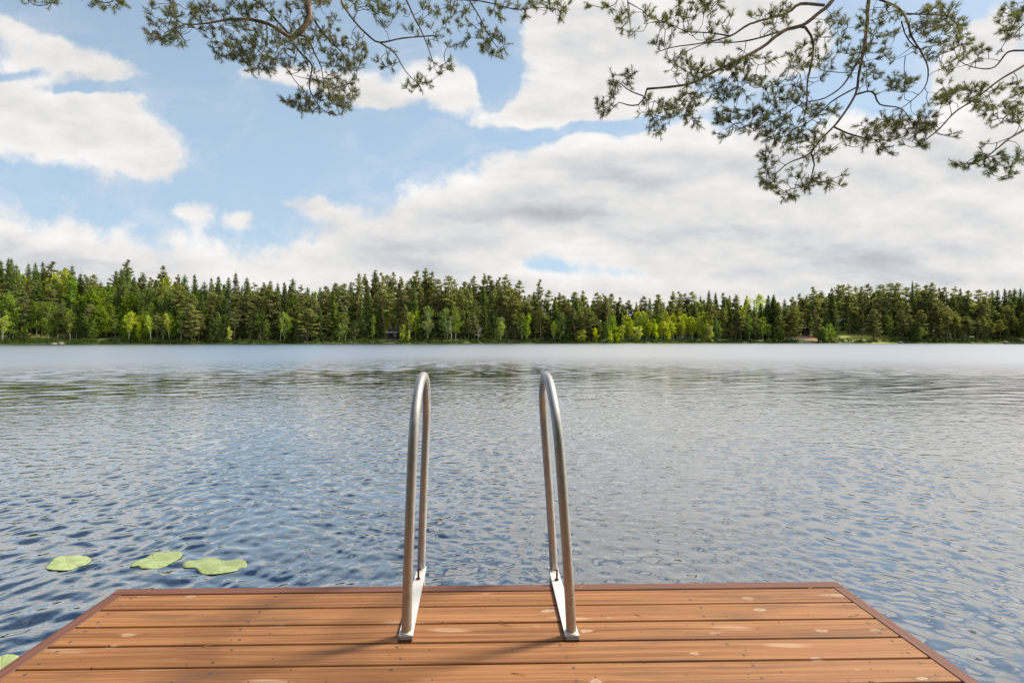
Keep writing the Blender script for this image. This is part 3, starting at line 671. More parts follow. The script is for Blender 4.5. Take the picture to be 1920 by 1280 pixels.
def make_birch(seed, H, width, base, M=None, BM=None, multi=1):
    rg = np.random.default_rng(seed); tr = MB(); C = []
    for q in range(multi):
        lean = rg.normal(0, .10, 2)*(1+.7*(multi > 1)); n = 9; z = np.linspace(0, H*rg.uniform(.85, .98), n)
        P = np.column_stack([wobble(n, rg, H*.02)+np.outer(z, lean), z]); tr.tube(P, .0085*H*(1-z/H*.95)+.012, 6)
        zb = H*base; nb = int((H-zb)/.34)
        for i in range(nb):
            t = (i+rg.random())/nb; zz = zb+(z[-1]-zb)*t
            x0 = np.array([np.interp(zz, z, P[:, 0]), np.interp(zz, z, P[:, 1]), zz]); env = width*np.interp(t, [0, .2, .5, .8, 1], [.55, .95, 1, .66, .15])/(1+.25*(multi-1))
            for k in range(2):
                a = rg.uniform(0, 6.28); L = env*rg.uniform(.35, 1.1); e = x0+np.array([math.cos(a)*L, math.sin(a)*L, L*rg.uniform(.1, .9)])
                tr.tube([x0, (x0+e)/2+[0, 0, .05*L], e], [.022, .014, .006], 3, caps=False)
                m = int(9+12*L); s = rg.uniform(.3, 1.08, m)[:, None]
                C.append(x0+(e-x0)*s+rg.normal(0, 1, (m, 3))*[.24, .24, .27]*(.6+.25*L))
    cr = MB(); cr.add(*quads(np.vstack(C), .19, rg, 0, .8)); return tr.mesh('trunk', BM or M_BBARK), cr.mesh('crown', M or M_BIRCH)
def make_snag(seed, H):
    rg = np.random.default_rng(seed); tr = MB(); br = MB(); n = 9; z = np.linspace(0, H, n); P = np.column_stack([wobble(n, rg, .5), z])
    tr.tube(P, .013*H*(1-z/H)**.8+.02, 7)
    for i in range(16):
        zz = H*rg.uniform(.35, .98); a = rg.uniform(0, 6.28); L = rg.uniform(.6, 2.2)*(1.15-zz/H*.7); x0 = np.array([np.interp(zz, z, P[:, 0]), np.interp(zz, z, P[:, 1]), zz])
        d = np.array([math.cos(a), math.sin(a), 0]); br.tube([x0, x0+d*L*.5+[0, 0, -.05*L], x0+d*L+[0, 0, .12*L]], [.055, .04, .015], 4, caps=False)
    return tr.mesh('trunk', M_DEAD), br.mesh('dead_branches', M_DEAD)

KIT = {'pine': [make_pine(100+i, 20, b, w, d) for i, (b, w, d) in enumerate([(.30, 2.1, .9), (.42, 2.3, .85), (.22, 2.3, .95), (.52, 2.0, .9), (.35, 1.8, .95), (.15, 2.5, .95), (.48, 2.6, .75)])],
       'spruce': [make_spruce(200+i, 18, w) for i, w in enumerate([2.6, 2.1, 3.0, 2.3, 1.8])],
       'birch': [make_birch(300+i, 12, w, b) for i, (w, b) in enumerate([(2.3, .25), (1.9, .32), (2.7, .2), (1.6, .12)])],
       'alder': [make_birch(400+i, 9, w, .08, M_ALDER, M_SBARK, k) for i, (w, k) in enumerate([(2.4, 1), (2.8, 2), (2.2, 2)])],
       'broadleaf': [make_birch(600+i, 12, w, b, M_BROAD) for i, (w, b) in enumerate([(2.2, .2), (1.8, .28), (2.6, .15)])],
       'young_birch': [make_birch(500+i, 5, w, .05, None, None, k) for i, (w, k) in enumerate([(1.3, 1), (1.7, 2), (1.1, 1)])]}
KH = {'pine': 20, 'spruce': 18, 'birch': 12, 'alder': 9, 'young_birch': 5, 'broadleaf': 12}
NTREE = {}
def tree(kind, pos, H, label, group, wide=1.0, var=None):
    ks = KIT[kind]; tm, cm = ks[rnd.randrange(len(ks)) if var is None else var % len(ks)]
    nm = {'pine': 'pine_tree', 'spruce': 'spruce_tree', 'birch': 'birch_tree', 'alder': 'alder_tree', 'young_birch': 'young_birch', 'broadleaf': 'birch_tree'}[kind]
    e = empty(nm, pos, rnd.uniform(0, 6.28)); s = H/KH[kind]; w = s**.75*wide*{'pine': 1.32, 'spruce': 1.4}.get(kind, 1.0)
    e.scale = (w, w, s)
    tag(e, label, {'young_birch': 'birch', 'broadleaf': 'birch'}.get(kind, kind)+' tree', group)
    mesh_obj('trunk', tm, e); mesh_obj('crown', cm, e); NTREE[kind] = NTREE.get(kind, 0)+1
    return e

# the skyline: tree tops as they stand in the picture (px, py, kind)
SKY = []
def sk(dx, dy, k, s): SKY.extend([(dx+float(a)/k, dy+float(b)/k, c) for a, b, c in [q.split(',') for q in s.split()]])
sk(0, 440, 3, '10,138,s 50,130,s 70,128,s 95,165,s 125,180,b 160,158,s 205,152,s 243,148,s 280,150,p 320,190,b 360,185,b 412,170,s 450,215,s 490,225,p 525,220,p 570,260,s 600,265,p 650,205,p 685,185,s 708,140,p 757,230,s 800,212,p 860,240,p 912,172,p '
 '960,240,b 1000,225,p 1040,222,s 1098,220,s 1150,260,s 1190,238,s 1228,226,s 1285,235,s 1330,208,s 1390,238,s 1440,270,p 1465,268,p 1520,255,s 1560,268,s 1600,262,s 1647,240,s 1690,282,p 1730,290,s 1760,295,b 1800,292,s 1845,290,s 1888,268,p 1915,285,p')
sk(640, 480, 3, '15,150,p 52,140,s 95,100,p 150,102,p 195,82,p 240,95,p 265,105,p 297,88,p 325,115,p 375,128,p 430,78,p 472,67,p 515,85,p 540,130,p 597,110,p 632,130,p 690,140,p 742,115,p 790,98,p 828,105,p 878,122,p 920,103,p 955,145,p 1000,135,p '
 '1060,215,p 1108,132,p 1165,190,p 1212,205,p 1250,218,p 1312,198,p 1365,192,p 1440,205,p 1478,210,p 1515,208,p 1560,230,p 1620,245,p 1660,255,s 1697,225,p 1735,232,s 1785,212,p 1850,198,p 1910,200,p')
sk(1280, 500, 3, '10,150,p 57,140,p 100,165,s 148,132,s 185,145,s 235,145,p 265,158,s 295,155,p 350,155,b 425,150,b 480,155,s 510,152,s 570,180,s 620,165,p 665,150,p 705,160,p 742,115,p 780,135,p 838,115,s 870,102,p 902,97,p 937,98,p 975,108,p 1010,115,p 1045,97,p 1105,100,p '
 '1160,92,p 1210,90,p 1250,115,p 1290,80,s 1320,92,p 1370,100,p 1405,85,p 1440,112,s 1475,112,p 1525,112,p 1560,118,s 1605,130,p 1660,128,p 1700,140,p 1740,130,s 1770,125,s 1810,122,s 1840,124,s 1865,118,s 1900,120,s 1930,122,s')
KN = {'p': 'pine', 's': 'spruce', 'b': 'birch'}
def zone(px):
    for lim, z in ((205, 'on the far left hill'), (420, 'behind the white birches'), (650, 'left of the red shed'),
                   (790, 'around the black boathouse'), (1010, 'right of the boathouse'), (1150, 'left of the green grove'), (1320, 'behind the green grove'),
                   (1480, 'left of the lakeside cabin'), (1640, 'around the two cabins'), (9999, 'at the far right end')):
        if px < lim: return z
def shore_at(px):               # the point where the view over this pixel column meets the far shoreline
    Y = 160.0
    for _ in range(8): x = at(px, 640, Y)[0]; Y = float(shore_y(x))
    return x, Y
def spot(px, depth):
    x, Y = shore_at(px); p = at(px, 640, Y+depth); return p[0], p[1], float(ground_z(p[0], p[1]))
ADJ = {'pine': ('tall dark ragged pine on the skyline ', 'skyline pines '), 'spruce': ('dark pointed spruce on the skyline ', 'skyline spruces '), 'birch': ('round topped lighter birch on the skyline ', 'skyline birches ')}
for px, py, k in SKY:
    kd = KN[k]; dep = rnd.uniform(9, 30)
    for _ in range(6):
        x, y, z = spot(px, dep); top = at(px, py, y)[2]; H = top-z
        if H > (25 if kd == 'pine' else 23): dep += 7
        elif H < 11: dep -= 5
    zn = zone(px); tree(kd, (x, y, z-.1), H, ADJ[kd][0]+zn, ADJ[kd][1]+zn, rnd.uniform(.85, 1.1)*(.85 if H > 20 else 1))

# trees before the skyline, by stretches of shore: px from, to, kinds, lowest and highest top, how many
MIDL = {'pine': 'grey green pine below the skyline ', 'spruce': 'dark conical spruce below the skyline ', 'birch': 'leafy green birch below the skyline ', 'alder': 'bushy mid green alder near the water '}
def fill(x0, x1, kinds, t0, t1, n, d0, d1):
    for i in range(n):
        px = x0+(x1-x0)*(i+rnd.uniform(.1, .9))/n; kd = rnd.choice(kinds.split()); py = rnd.uniform(t0, t1); x, y, z = spot(px, rnd.uniform(d0, d1)); H = max(3.0, at(px, py, y)[2]-z)
        if any(a < px < b and (y-float(shore_y(x))) < c for a, b, c in ((716, 752, 9), (681, 704, 8), (1490, 1522, 24), (1556, 1592, 30), (1570, 1655, 13))): continue
        zn = zone(px); tree('broadleaf' if kd == 'birch' else kd, (x, y, z-.1), H, MIDL[kd]+zn, kd+' trees below the skyline '+zn, rnd.uniform(.9, 1.2))
for a in [(0, 140, 'pine pine spruce birch', 510, 545, 12, 7, 16), (0, 140, 'pine alder birch birch', 545, 590, 13, 2.5, 7), (140, 330, 'birch birch birch spruce alder', 530, 560, 19, 9, 18), (140, 330, 'birch alder birch alder pine', 560, 595, 18, 3, 8),
          (330, 640, 'spruce pine spruce pine', 530, 565, 24, 6, 13), (330, 640, 'spruce pine spruce pine birch', 565, 605, 21, 2.5, 7), (640, 1010, 'pine pine spruce', 535, 570, 24, 8, 18), (640, 1010, 'pine pine birch spruce', 560, 600, 20, 3, 9),
          (1010, 1150, 'pine pine spruce', 555, 580, 11, 5, 12), (1010, 1150, 'pine spruce pine birch', 575, 602, 13, 2.5, 6), (1150, 1330, 'pine spruce', 560, 585, 11, 10, 18),
          (1320, 1480, 'pine spruce spruce', 555, 585, 14, 6, 14), (1320, 1480, 'pine birch spruce pine', 578, 612, 12, 2.5, 6), (1480, 1680, 'pine pine spruce', 545, 575, 16, 14, 26), (1530, 1680, 'pine alder', 575, 612, 6, 2.5, 6),
          (1680, 1930, 'pine spruce pine', 548, 578, 20, 6, 14), (1680, 1930, 'pine spruce pine birch', 575, 610, 19, 2.5, 6)]: fill(*a)

# the trees one can point to
def own(kind, px, top, base_d, label, wide=1.0, var=None, group=None):
    x, y, z = spot(px, base_d); tree(kind, (x, y, z-.1), at(px, top, y)[2]-z, label, group, wide, var)
own('birch', 5, 585, 1.6, 'small birch with a white stem at the left end of the shore', .8, 1)
own('birch', 242, 578, 1.4, 'birch with a bare straight white stem standing at the water edge', .85, 1)
own('birch', 283, 585, 1.4, 'thin white birch leaning left beside the straight stemmed one', .7, 1)
own('birch', 262, 590, 2.0, 'small bright birch between two white stemmed shore birches', .8, 3)
own('birch', 318, 580, 1.8, 'slender leaning birch with a pale stem left of the dark spruce wood', .6, 1)
own('pine', 358, 568, 1.8, 'lone greyish pine with bare lower boughs leaning over the shoreline', 1.35, 5)
own('pine', 577, 577, 1.8, 'broad rounded shore pine with low boughs left of the red shed', 1.7, 5)
own('birch', 525, 577, 2.0, 'light birch with a thin white stem before the dark spruces', .6, 1)
own('birch', 430, 610, 1.2, 'low light green birch bush at the foot of the dark spruces', 1.0, 3)
own('birch', 698, 588, 7, 'tall narrow bright yellow birch behind the red shed', .75, 3)
own('birch', 728, 576, 12, 'sunlit birch crown showing between pines above the boathouse', .8, 3)
own('birch', 768, 580, 5, 'pair like bright yellow green birch right of the boathouse', 1.05, 0)
own('birch', 778, 578, 5.5, 'brighter birch crown leaning against the pair right of the boathouse', .75, 3)
own('young_birch', 754, 607, 2.2, 'small bright birch close against the boathouse porch', .8, 0)
own('young_birch', 767, 618, 1.5, 'lowest bright young birch at the water right of the boathouse', .8, 2)
own('birch', 987, 585, 2.4, 'bright pointed birch alone among dark pines', .85, 3)
own('birch', 938, 598, 3, 'bright birch behind a dark pine right of the dead snags', .8, 0)
own('birch', 1037, 599, 2.0, 'bright birch with a white stem left of the green grove', .7, 0)
own('young_birch', 1051, 602, 3.0, 'short bright birch beside the white stemmed one', .9, 0)
own('young_birch', 1088, 616, 1.5, 'bright yellow birch bush in front of the dark pines left of the grove', 1.2, 1)
own('young_birch', 1118, 614, 2.0, 'small bright birch bush next to the grove', 1.0, 0)
for i in range(46):
    px = 1140+(1335-1140)*(i+rnd.random())/46; top = rnd.uniform(578, 612) + (12 if px < 1170 else 0); d = 1.5+(615-top)*.28
    own('birch' if top < 603 else 'young_birch', px, top, d, 'sunlit yellow green birch in the bright grove on the shore', rnd.uniform(.8, 1.15), None, 'birches of the bright green grove')
for px, top in ((1455, 612), (1465, 606), (1545, 610), (1538, 618), (1560, 606), (1718, 612)):
    own('alder', px, top, 2.0, {1455: 'low alder left of the sandy landing', 1465: 'dense alder bush just left of the sandy landing', 1545: 'rounded alder bush right of the sandy landing', 1538: 'lower alder bush beside the sandy landing', 1560: 'light bush under the upper hillside cabin', 1718: 'pale bush at the water far right of the cabins'}[px], 1.0)
own('pine', 1490, 572, 2.6, 'broad pine standing before the lower lakeside cabin', 1.15, 5)
own('pine', 1640, 578, 4, 'dark full pine right of the bright grass slope', 1.15, 5)
for px, top, H, lab in ((845, 590, 0, 'bleached dead pine snag with crooked bare branches at the shore'), (893, 613, 0, 'shorter bleached dead snag right of the tall one'), (1045-48, 0, 0, '')):
    if not lab: continue
    x, y, z = spot(px, 1.3); h = at(px, top, y)[2]-z; tm, bm = make_snag(px, h); e = empty('dead_tree', (x, y, z-.1)); tag(e, lab, 'dead tree'); mesh_obj('trunk', tm, e); mesh_obj('dead_branches', bm, e)
for px, top, lab in ((154, 500, 'thin dead spire rising bare above the left hill'), (181, 512, 'second thin bare dead spire right of the first on the left hill')):
    x, y, z = spot(px, 24); h = at(px, top-4, y)[2]-z; tm, bm = make_snag(px, h); e = empty('dead_tree', (x, y, z-.1)); tag(e, lab, 'dead tree'); mesh_obj('trunk', tm, e); mesh_obj('dead_branches', bm, e); e.scale = (.5, .5, 1)

# the wood behind them, and the low growth along the waterline: nobody could count these
def quick_crowns(name, items, m, label, cat, rg):
    V = []; S = []
    for (x, y, z, H, w, n) in items:
        t = rg.random(n)**.8; a = rg.uniform(0, 6.283, n); r = w*np.sqrt(rg.random(n))*(1-t)**.7
        V.append(np.column_stack([x+np.cos(a)*r, y+np.sin(a)*r, z+H*(.04+.96*t)]))
    C = np.vstack(V); b = MB(); b.add(*quads(C, m[1], rg, .2, .6)); o = b.build(name, m[0]); tag(o, label, cat, None, 'stuff'); return o
rgf = np.random.default_rng(77); it = []
skx = np.array([q[0] for q in SKY]); sky_ = np.array([q[1] for q in SKY]); od = np.argsort(skx)
for i in range(430):
    px = rgf.uniform(-120, 2040); x, y, z = spot(px, rgf.uniform(16, 48)); py = np.interp(px, skx[od], sky_[od])+rgf.uniform(9, 40)
    H = max(5, at(px, py, y)[2]-z); it.append((x, y, z, H, rgf.uniform(1.8, 3.0), 520))
for i in range(260):
    px = rgf.uniform(-120, 2040); x, y, z = spot(px, rgf.uniform(50, 85)); py = np.interp(px, skx[od], sky_[od])+rgf.uniform(22, 50); it.append((x, y, z, max(5, at(px, py, y)[2]-z), 3.2, 420))
for i in range(40):
    px = rgf.uniform(1485, 1665); x, y, z = spot(px, rgf.uniform(34, 52)); py = np.interp(px, skx[od], sky_[od])+rgf.uniform(8, 30); it.append((x, y, z, max(5, at(px, py, y)[2]-z), 3.2, 520))
for i in range(230):
    px = rgf.uniform(-60, 1980); x, y, z = spot(px, rgf.uniform(9, 17))
    if any(a < px < b for a, b in ((714, 754), (680, 706), (1486, 1526), (1552, 1660))): continue
    it.append((x, y, z-.2, rgf.uniform(4, 10), rgf.uniform(1.3, 2.3), 300))
for i in range(300):
    px = rgf.uniform(-900, -90) if i < 190 else rgf.uniform(2010, 2700); x, y, z = spot(px, rgf.uniform(3, 55)); it.append((x, y, z-.2, rgf.uniform(9, 19), rgf.uniform(2.0, 3.2), 420))
quick_crowns('forest', it, (leaf_mat('distant_conifer_needles', (.15, .19, .07), (.27, .31, .11), .56, .12, 0), .42), 'dense dark conifer wood behind the shoreline trees', 'forest', rgf)
it = []
for i in range(900):
    px = rgf.uniform(-60, 1980); d = abs(rgf.normal(0, 1.5))+.3; x, y, z = spot(px, d)
    if 1496 < px < 1530 or 718 < px < 745: continue
    h = rgf.uniform(.5, 1.5)*(1 if d > .8 else .6); it.append((x, y, z-.1, h, rgf.uniform(.7, 1.5), 60))
quick_crowns('undergrowth', it, (leaf_mat('low_growth', (.050, .085, .022), (.115, .155, .040), .35, .5, 0), .17), 'low green bushes and grass along the far waterline', 'undergrowth', rgf)

# ------------------------------------------------------------------ cabins, landing, rocks on the far shore
M_LOG = simple('black_brown_timber', (.022, .017, .014), .85, 0, .3, 2)
M_ROOF = simple('weathered_grey_roof', (.16, .145, .13), .9, 0, .25, 2)
M_DROOF = simple('black_felt_roof', (.03, .03, .034), .9, 0, .25, 2)
M_RED = simple('red_ochre_boards', (.14, .035, .022), .85, 0, .25, 2)
M_BARGE = simple('grey_fascia_boards', (.33, .31, .29), .8, 0, .15, 3)
M_WHITE = simple('white_painted_boards', (.62, .62, .60), .6, 0, .1, 3)
M_ROCK = simple('shore_granite', (.17, .15, .13), .9, 0, .4, 1.5)
M_SOD = simple('grey_planks', (.30, .27, .23), .85, 0, .2, 3)
def glass_mat():
    m, t, b = mat('dark_window_glass'); b.inputs['Base Color'].default_value = (.02, .025, .03, 1); b.inputs['Roughness'].default_value = .08; return m
M_GLASS = glass_mat()
def cabin(px, py, Y, w, d, h, rise, name, label, cat, wall, roof, fascia, porch=0.0, ridge='y', rz=0.0, win=True):
    p = at(px, py, Y); root = empty(name, p, rz); tag(root, label, cat)
    b = MB(); b.box((0, d/2, h/2), (w, d, h)); b.box((0, d/2, -.5), (w*.98, d*.98, 1.0)); b.build('wall', wall, root)
    ov = .35; r = MB(); th = .12
    if ridge == 'y':                               # gable towards the lake
        y0, y1 = -porch-ov, d+ov
        for s in (-1, 1):
            A = np.array([(0, y0, h+rise), (s*(w/2+ov), y0, h-.12), (s*(w/2+ov), y1, h-.12), (0, y1, h+rise)]); B = A+[0, 0, th]
            V = np.vstack([A, B]); r.add(V, [(0,1,2,3), (7,6,5,4), (0,4,5,1), (1,5,6,2), (2,6,7,3), (3,7,4,0)])
        g = MB(); g.add([(-w/2, 0, h), (w/2, 0, h), (0, 0, h+rise-.02), (-w/2, d, h), (w/2, d, h), (0, d, h+rise-.02)], [(0, 1, 2), (5, 4, 3)]); g.build('gable', wall, root)
        f = MB()
        for s in (-1, 1): f.tube([(0, y0-.03, h+rise+.03), (s*(w/2+ov), y0-.03, h-.09)], .09, 4)
        ro = r.build('roof', roof, root); f.build('fascia', fascia, ro)
    else:                                          # eaves towards the lake
        y0, y1 = -porch-ov, d+ov; ym = d/2
        for (ya, za, yb, zb) in ((y0, h-.12, ym, h+rise), (y1, h-.12, ym, h+rise)):
            A = np.array([(-w/2-ov, ya, za), (w/2+ov, ya, za), (w/2+ov, yb, zb), (-w/2-ov, yb, zb)]); V = np.vstack([A, A+[0, 0, th]])
            r.add(V, [(0,1,2,3), (7,6,5,4), (0,4,5,1), (1,5,6,2), (2,6,7,3), (3,7,4,0)])
        ro = r.build('roof', roof, root); f = MB(); f.box((0, y0-.02, h-.05), (w+2*ov, .05, .26)); f.build('fascia', fascia, ro)
    if porch:
        for s in ((-1, 1) if w < 4 else (-1, -.33, .33, 1)):
            q = MB(); q.box((s*(w/2-.12), -porch, h/2-.06), (.16, .16, h-.08)); q.build('post', M_LOG if wall != M_RED else wall, root)
        q = MB(); q.box((0, -porch/2, .02), (w, porch+.2, .12)); q.build('porch_floor', M_SOD, root)
    if win:
        dr = MB(); dr.box((-w*.18, -.03, .98), (.85, .06, 1.9)); dr.build('door', M_LOG if wall != M_LOG else M_DROOF, root)
        wi = MB(); x, z = w*.24, 1.35
        for q, s2 in (((x, -.03, z+.43), (.9, .07, .08)), ((x, -.03, z-.43), (.9, .07, .08)), ((x-.42, -.03, z), (.07, .07, .8)), ((x+.42, -.03, z), (.07, .07, .8))): wi.box(q, s2)
        wo = wi.build('window', M_WHITE if wall == M_RED else M_BARGE, root); g = MB(); g.box((x, -.015, z), (.78, .03, .78)); g.build('pane', M_GLASS, wo)
    return root
cabin(737, 636, 165.5, 2.9, 3.2, 2.25, .9, 'boathouse', 'small black boathouse with a pale edged porch roof at the waterline', 'boathouse', M_LOG, M_DROOF, M_BARGE, 1.2, 'x')
cabin(693, 628.5, 168, 2.0, 2.2, 1.7, .55, 'shed', 'little red shed with a dark roof left of the boathouse', 'shed', M_RED, M_DROOF, M_DROOF, 0, 'x')
cabin(784.5, 628, 172, 1.2, 1.4, 1.6, .4, 'shed', 'narrow dark shed behind trees right of the bright birch', 'shed', M_LOG, M_DROOF, M_DROOF, 0, 'y', 0, False)
cabin(805, 627.5, 174, 1.1, 1.2, 1.1, .35, 'shed', 'tiny dark hut among pines farther right of the boathouse', 'shed', M_LOG, M_DROOF, M_DROOF, 0, 'y', 0, False)
cabin(1504, 629, 186, 4.6, 4.5, 2.3, 1.3, 'lakeside_cabin', 'dark brown cabin with grey roof above the sandy landing', 'cabin', M_LOG, M_ROOF, M_BARGE, 1.4, 'y', R(-22))
cabin(1574, 613.5, 192, 4.6, 5.0, 2.0, 1.2, 'hillside_cabin', 'dark log cabin higher on the slope with a pale sloping roof edge', 'cabin', M_LOG, M_ROOF, M_BARGE, 1.0, 'y', R(25))
def jetty(px0, px1, Y, z, dep, name, label, cat, m):
    a, b2 = at(px0, 638, Y), at(px1, 638, Y); c = (a+b2)/2; root = empty(name, (c[0], c[1], 0)); tag(root, label, cat); w = b2[0]-a[0]
    t = MB(); t.box((0, 0, z), (w, dep, .10)); t.box((0, -dep/2-.02, z-.1), (w, .04, .22)); t.build('deck', m, root)
    for s in (-1, 1):
        for q in (-1, 1): p = MB(); p.tube([(s*(w/2-.15), q*(dep/2-.15), z-.06), (s*(w/2-.15), q*(dep/2-.15), -.9)], .08, 8); p.build('post', M_LOG, root)
jetty(719, 731, 161.5, .75, 1.6, 'landing_stage', 'low black landing stage on the water left of the boathouse', 'jetty', M_LOG)
jetty(1508, 1518, 172.3, .35, 1.8, 'landing_stage', 'pale plank landing stage below the sandy ground', 'jetty', M_SOD)
def rowboat(px, py, Y, rz, label):
    p = at(px, py, Y); root = empty('rowing_boat', p, rz); tag(root, label, 'boat'); b = MB(); n = 11; V = []
    for i in range(n):
        t = i/(n-1)*2-1; w = .62*(1-abs(t)**2.6*(.98 if t > 0 else .55)); x = t*1.9; sh = .12*t*t
        for a in np.linspace(0, math.pi, 9): V.append((x, w*math.cos(a), .48+sh-(.46)*math.sin(a)**.7*(1-.25*max(0, t)**3)))
    b.add(V, [(i*9+k, i*9+k+1, i*9+k+10, i*9+k+9) for i in range(n-1) for k in range(8)], 0, True)
    h = b.build('hull', M_WHITE, root); md = h.modifiers.new('t', 'SOLIDIFY'); md.thickness = .04
    for x in (-.9, .2): s = MB(); s.box((x, 0, .38), (.25, .95, .04)); s.build('seat', M_SOD, root)
rowboat(1499, 637.5, 174.2, R(152), 'white rowing boat pulled up slantwise on the sandy landing')
rowboat(1480.5, 637.5, 174.0, R(125), 'white rowing boat lying under the broad pine left of the landing')
def rock(px, py, Y, s, label):
    p = at(px, py, Y); rg = np.random.default_rng(int(px*10)); b = MB(); n, m_ = 9, 14; V = []
    for i in range(n):
        for k in range(m_):
            u, v = math.pi*i/(n-1), 2*math.pi*k/m_
            q = np.array([math.sin(u)*math.cos(v), math.sin(u)*math.sin(v), math.cos(u)]); d = 1+.16*math.sin(3*q[0]+px)+.13*math.sin(4*q[1]+2*px)+.11*math.sin(5*q[2]+q[0]*4)
            V.append(q*d*np.array(s))
    b.add(V, [(i*m_+k, (i+1)*m_+k, (i+1)*m_+(k+1) % m_, i*m_+(k+1) % m_) for i in range(n-1) for k in range(m_)], 0, False)
    o = b.build('boulder', M_ROCK, None, (p[0], p[1], .05)); tag(o, label, 'boulder', 'boulders along the far shoreline')
for a in [(114, 640, 139.5, (.9, .6, .5), 'broad pale boulder at the water on the left end of the shore'), (100, 641, 138.6, (.8, .7, .4), 'small boulder left of the broad pale boulder'),
          (575, 637, 154.6, (1.15, .9, .95), 'rounded grey boulder under the broad shore pine'), (462, 640, 150.6, (.8, .6, .5), 'grey boulder below the dark spruces'),
          (306, 641, 146.6, (1.2, .5, .3), 'flat low rock at the feet of the leaning birch'), (709, 641, 161.0, (.8, .6, .5), 'reddish boulder left of the black landing stage'),
          (729, 642, 160.8, (1.1, .7, .42), 'low boulder in front of the landing stage'), (737, 641, 161.2, (1.2, .7, .5), 'flat boulder before the boathouse porch'), (743, 639, 161.8, (.7, .6, .75), 'upright boulder at the porch corner'),
          (757, 640, 161.6, (.7, .6, .8), 'pale boulder at the water right of the boathouse'), (829, 641, 161.5, (.9, .6, .4), 'small pale rock left of the tall dead snag'),
          (1688, 641, 172.0, (.8, .5, .45), 'single small rock at the far right shore'), (1885, 641, 175.3, (.9, .6, .5), 'pale rock near the right end of the shore')]: rock(*a)

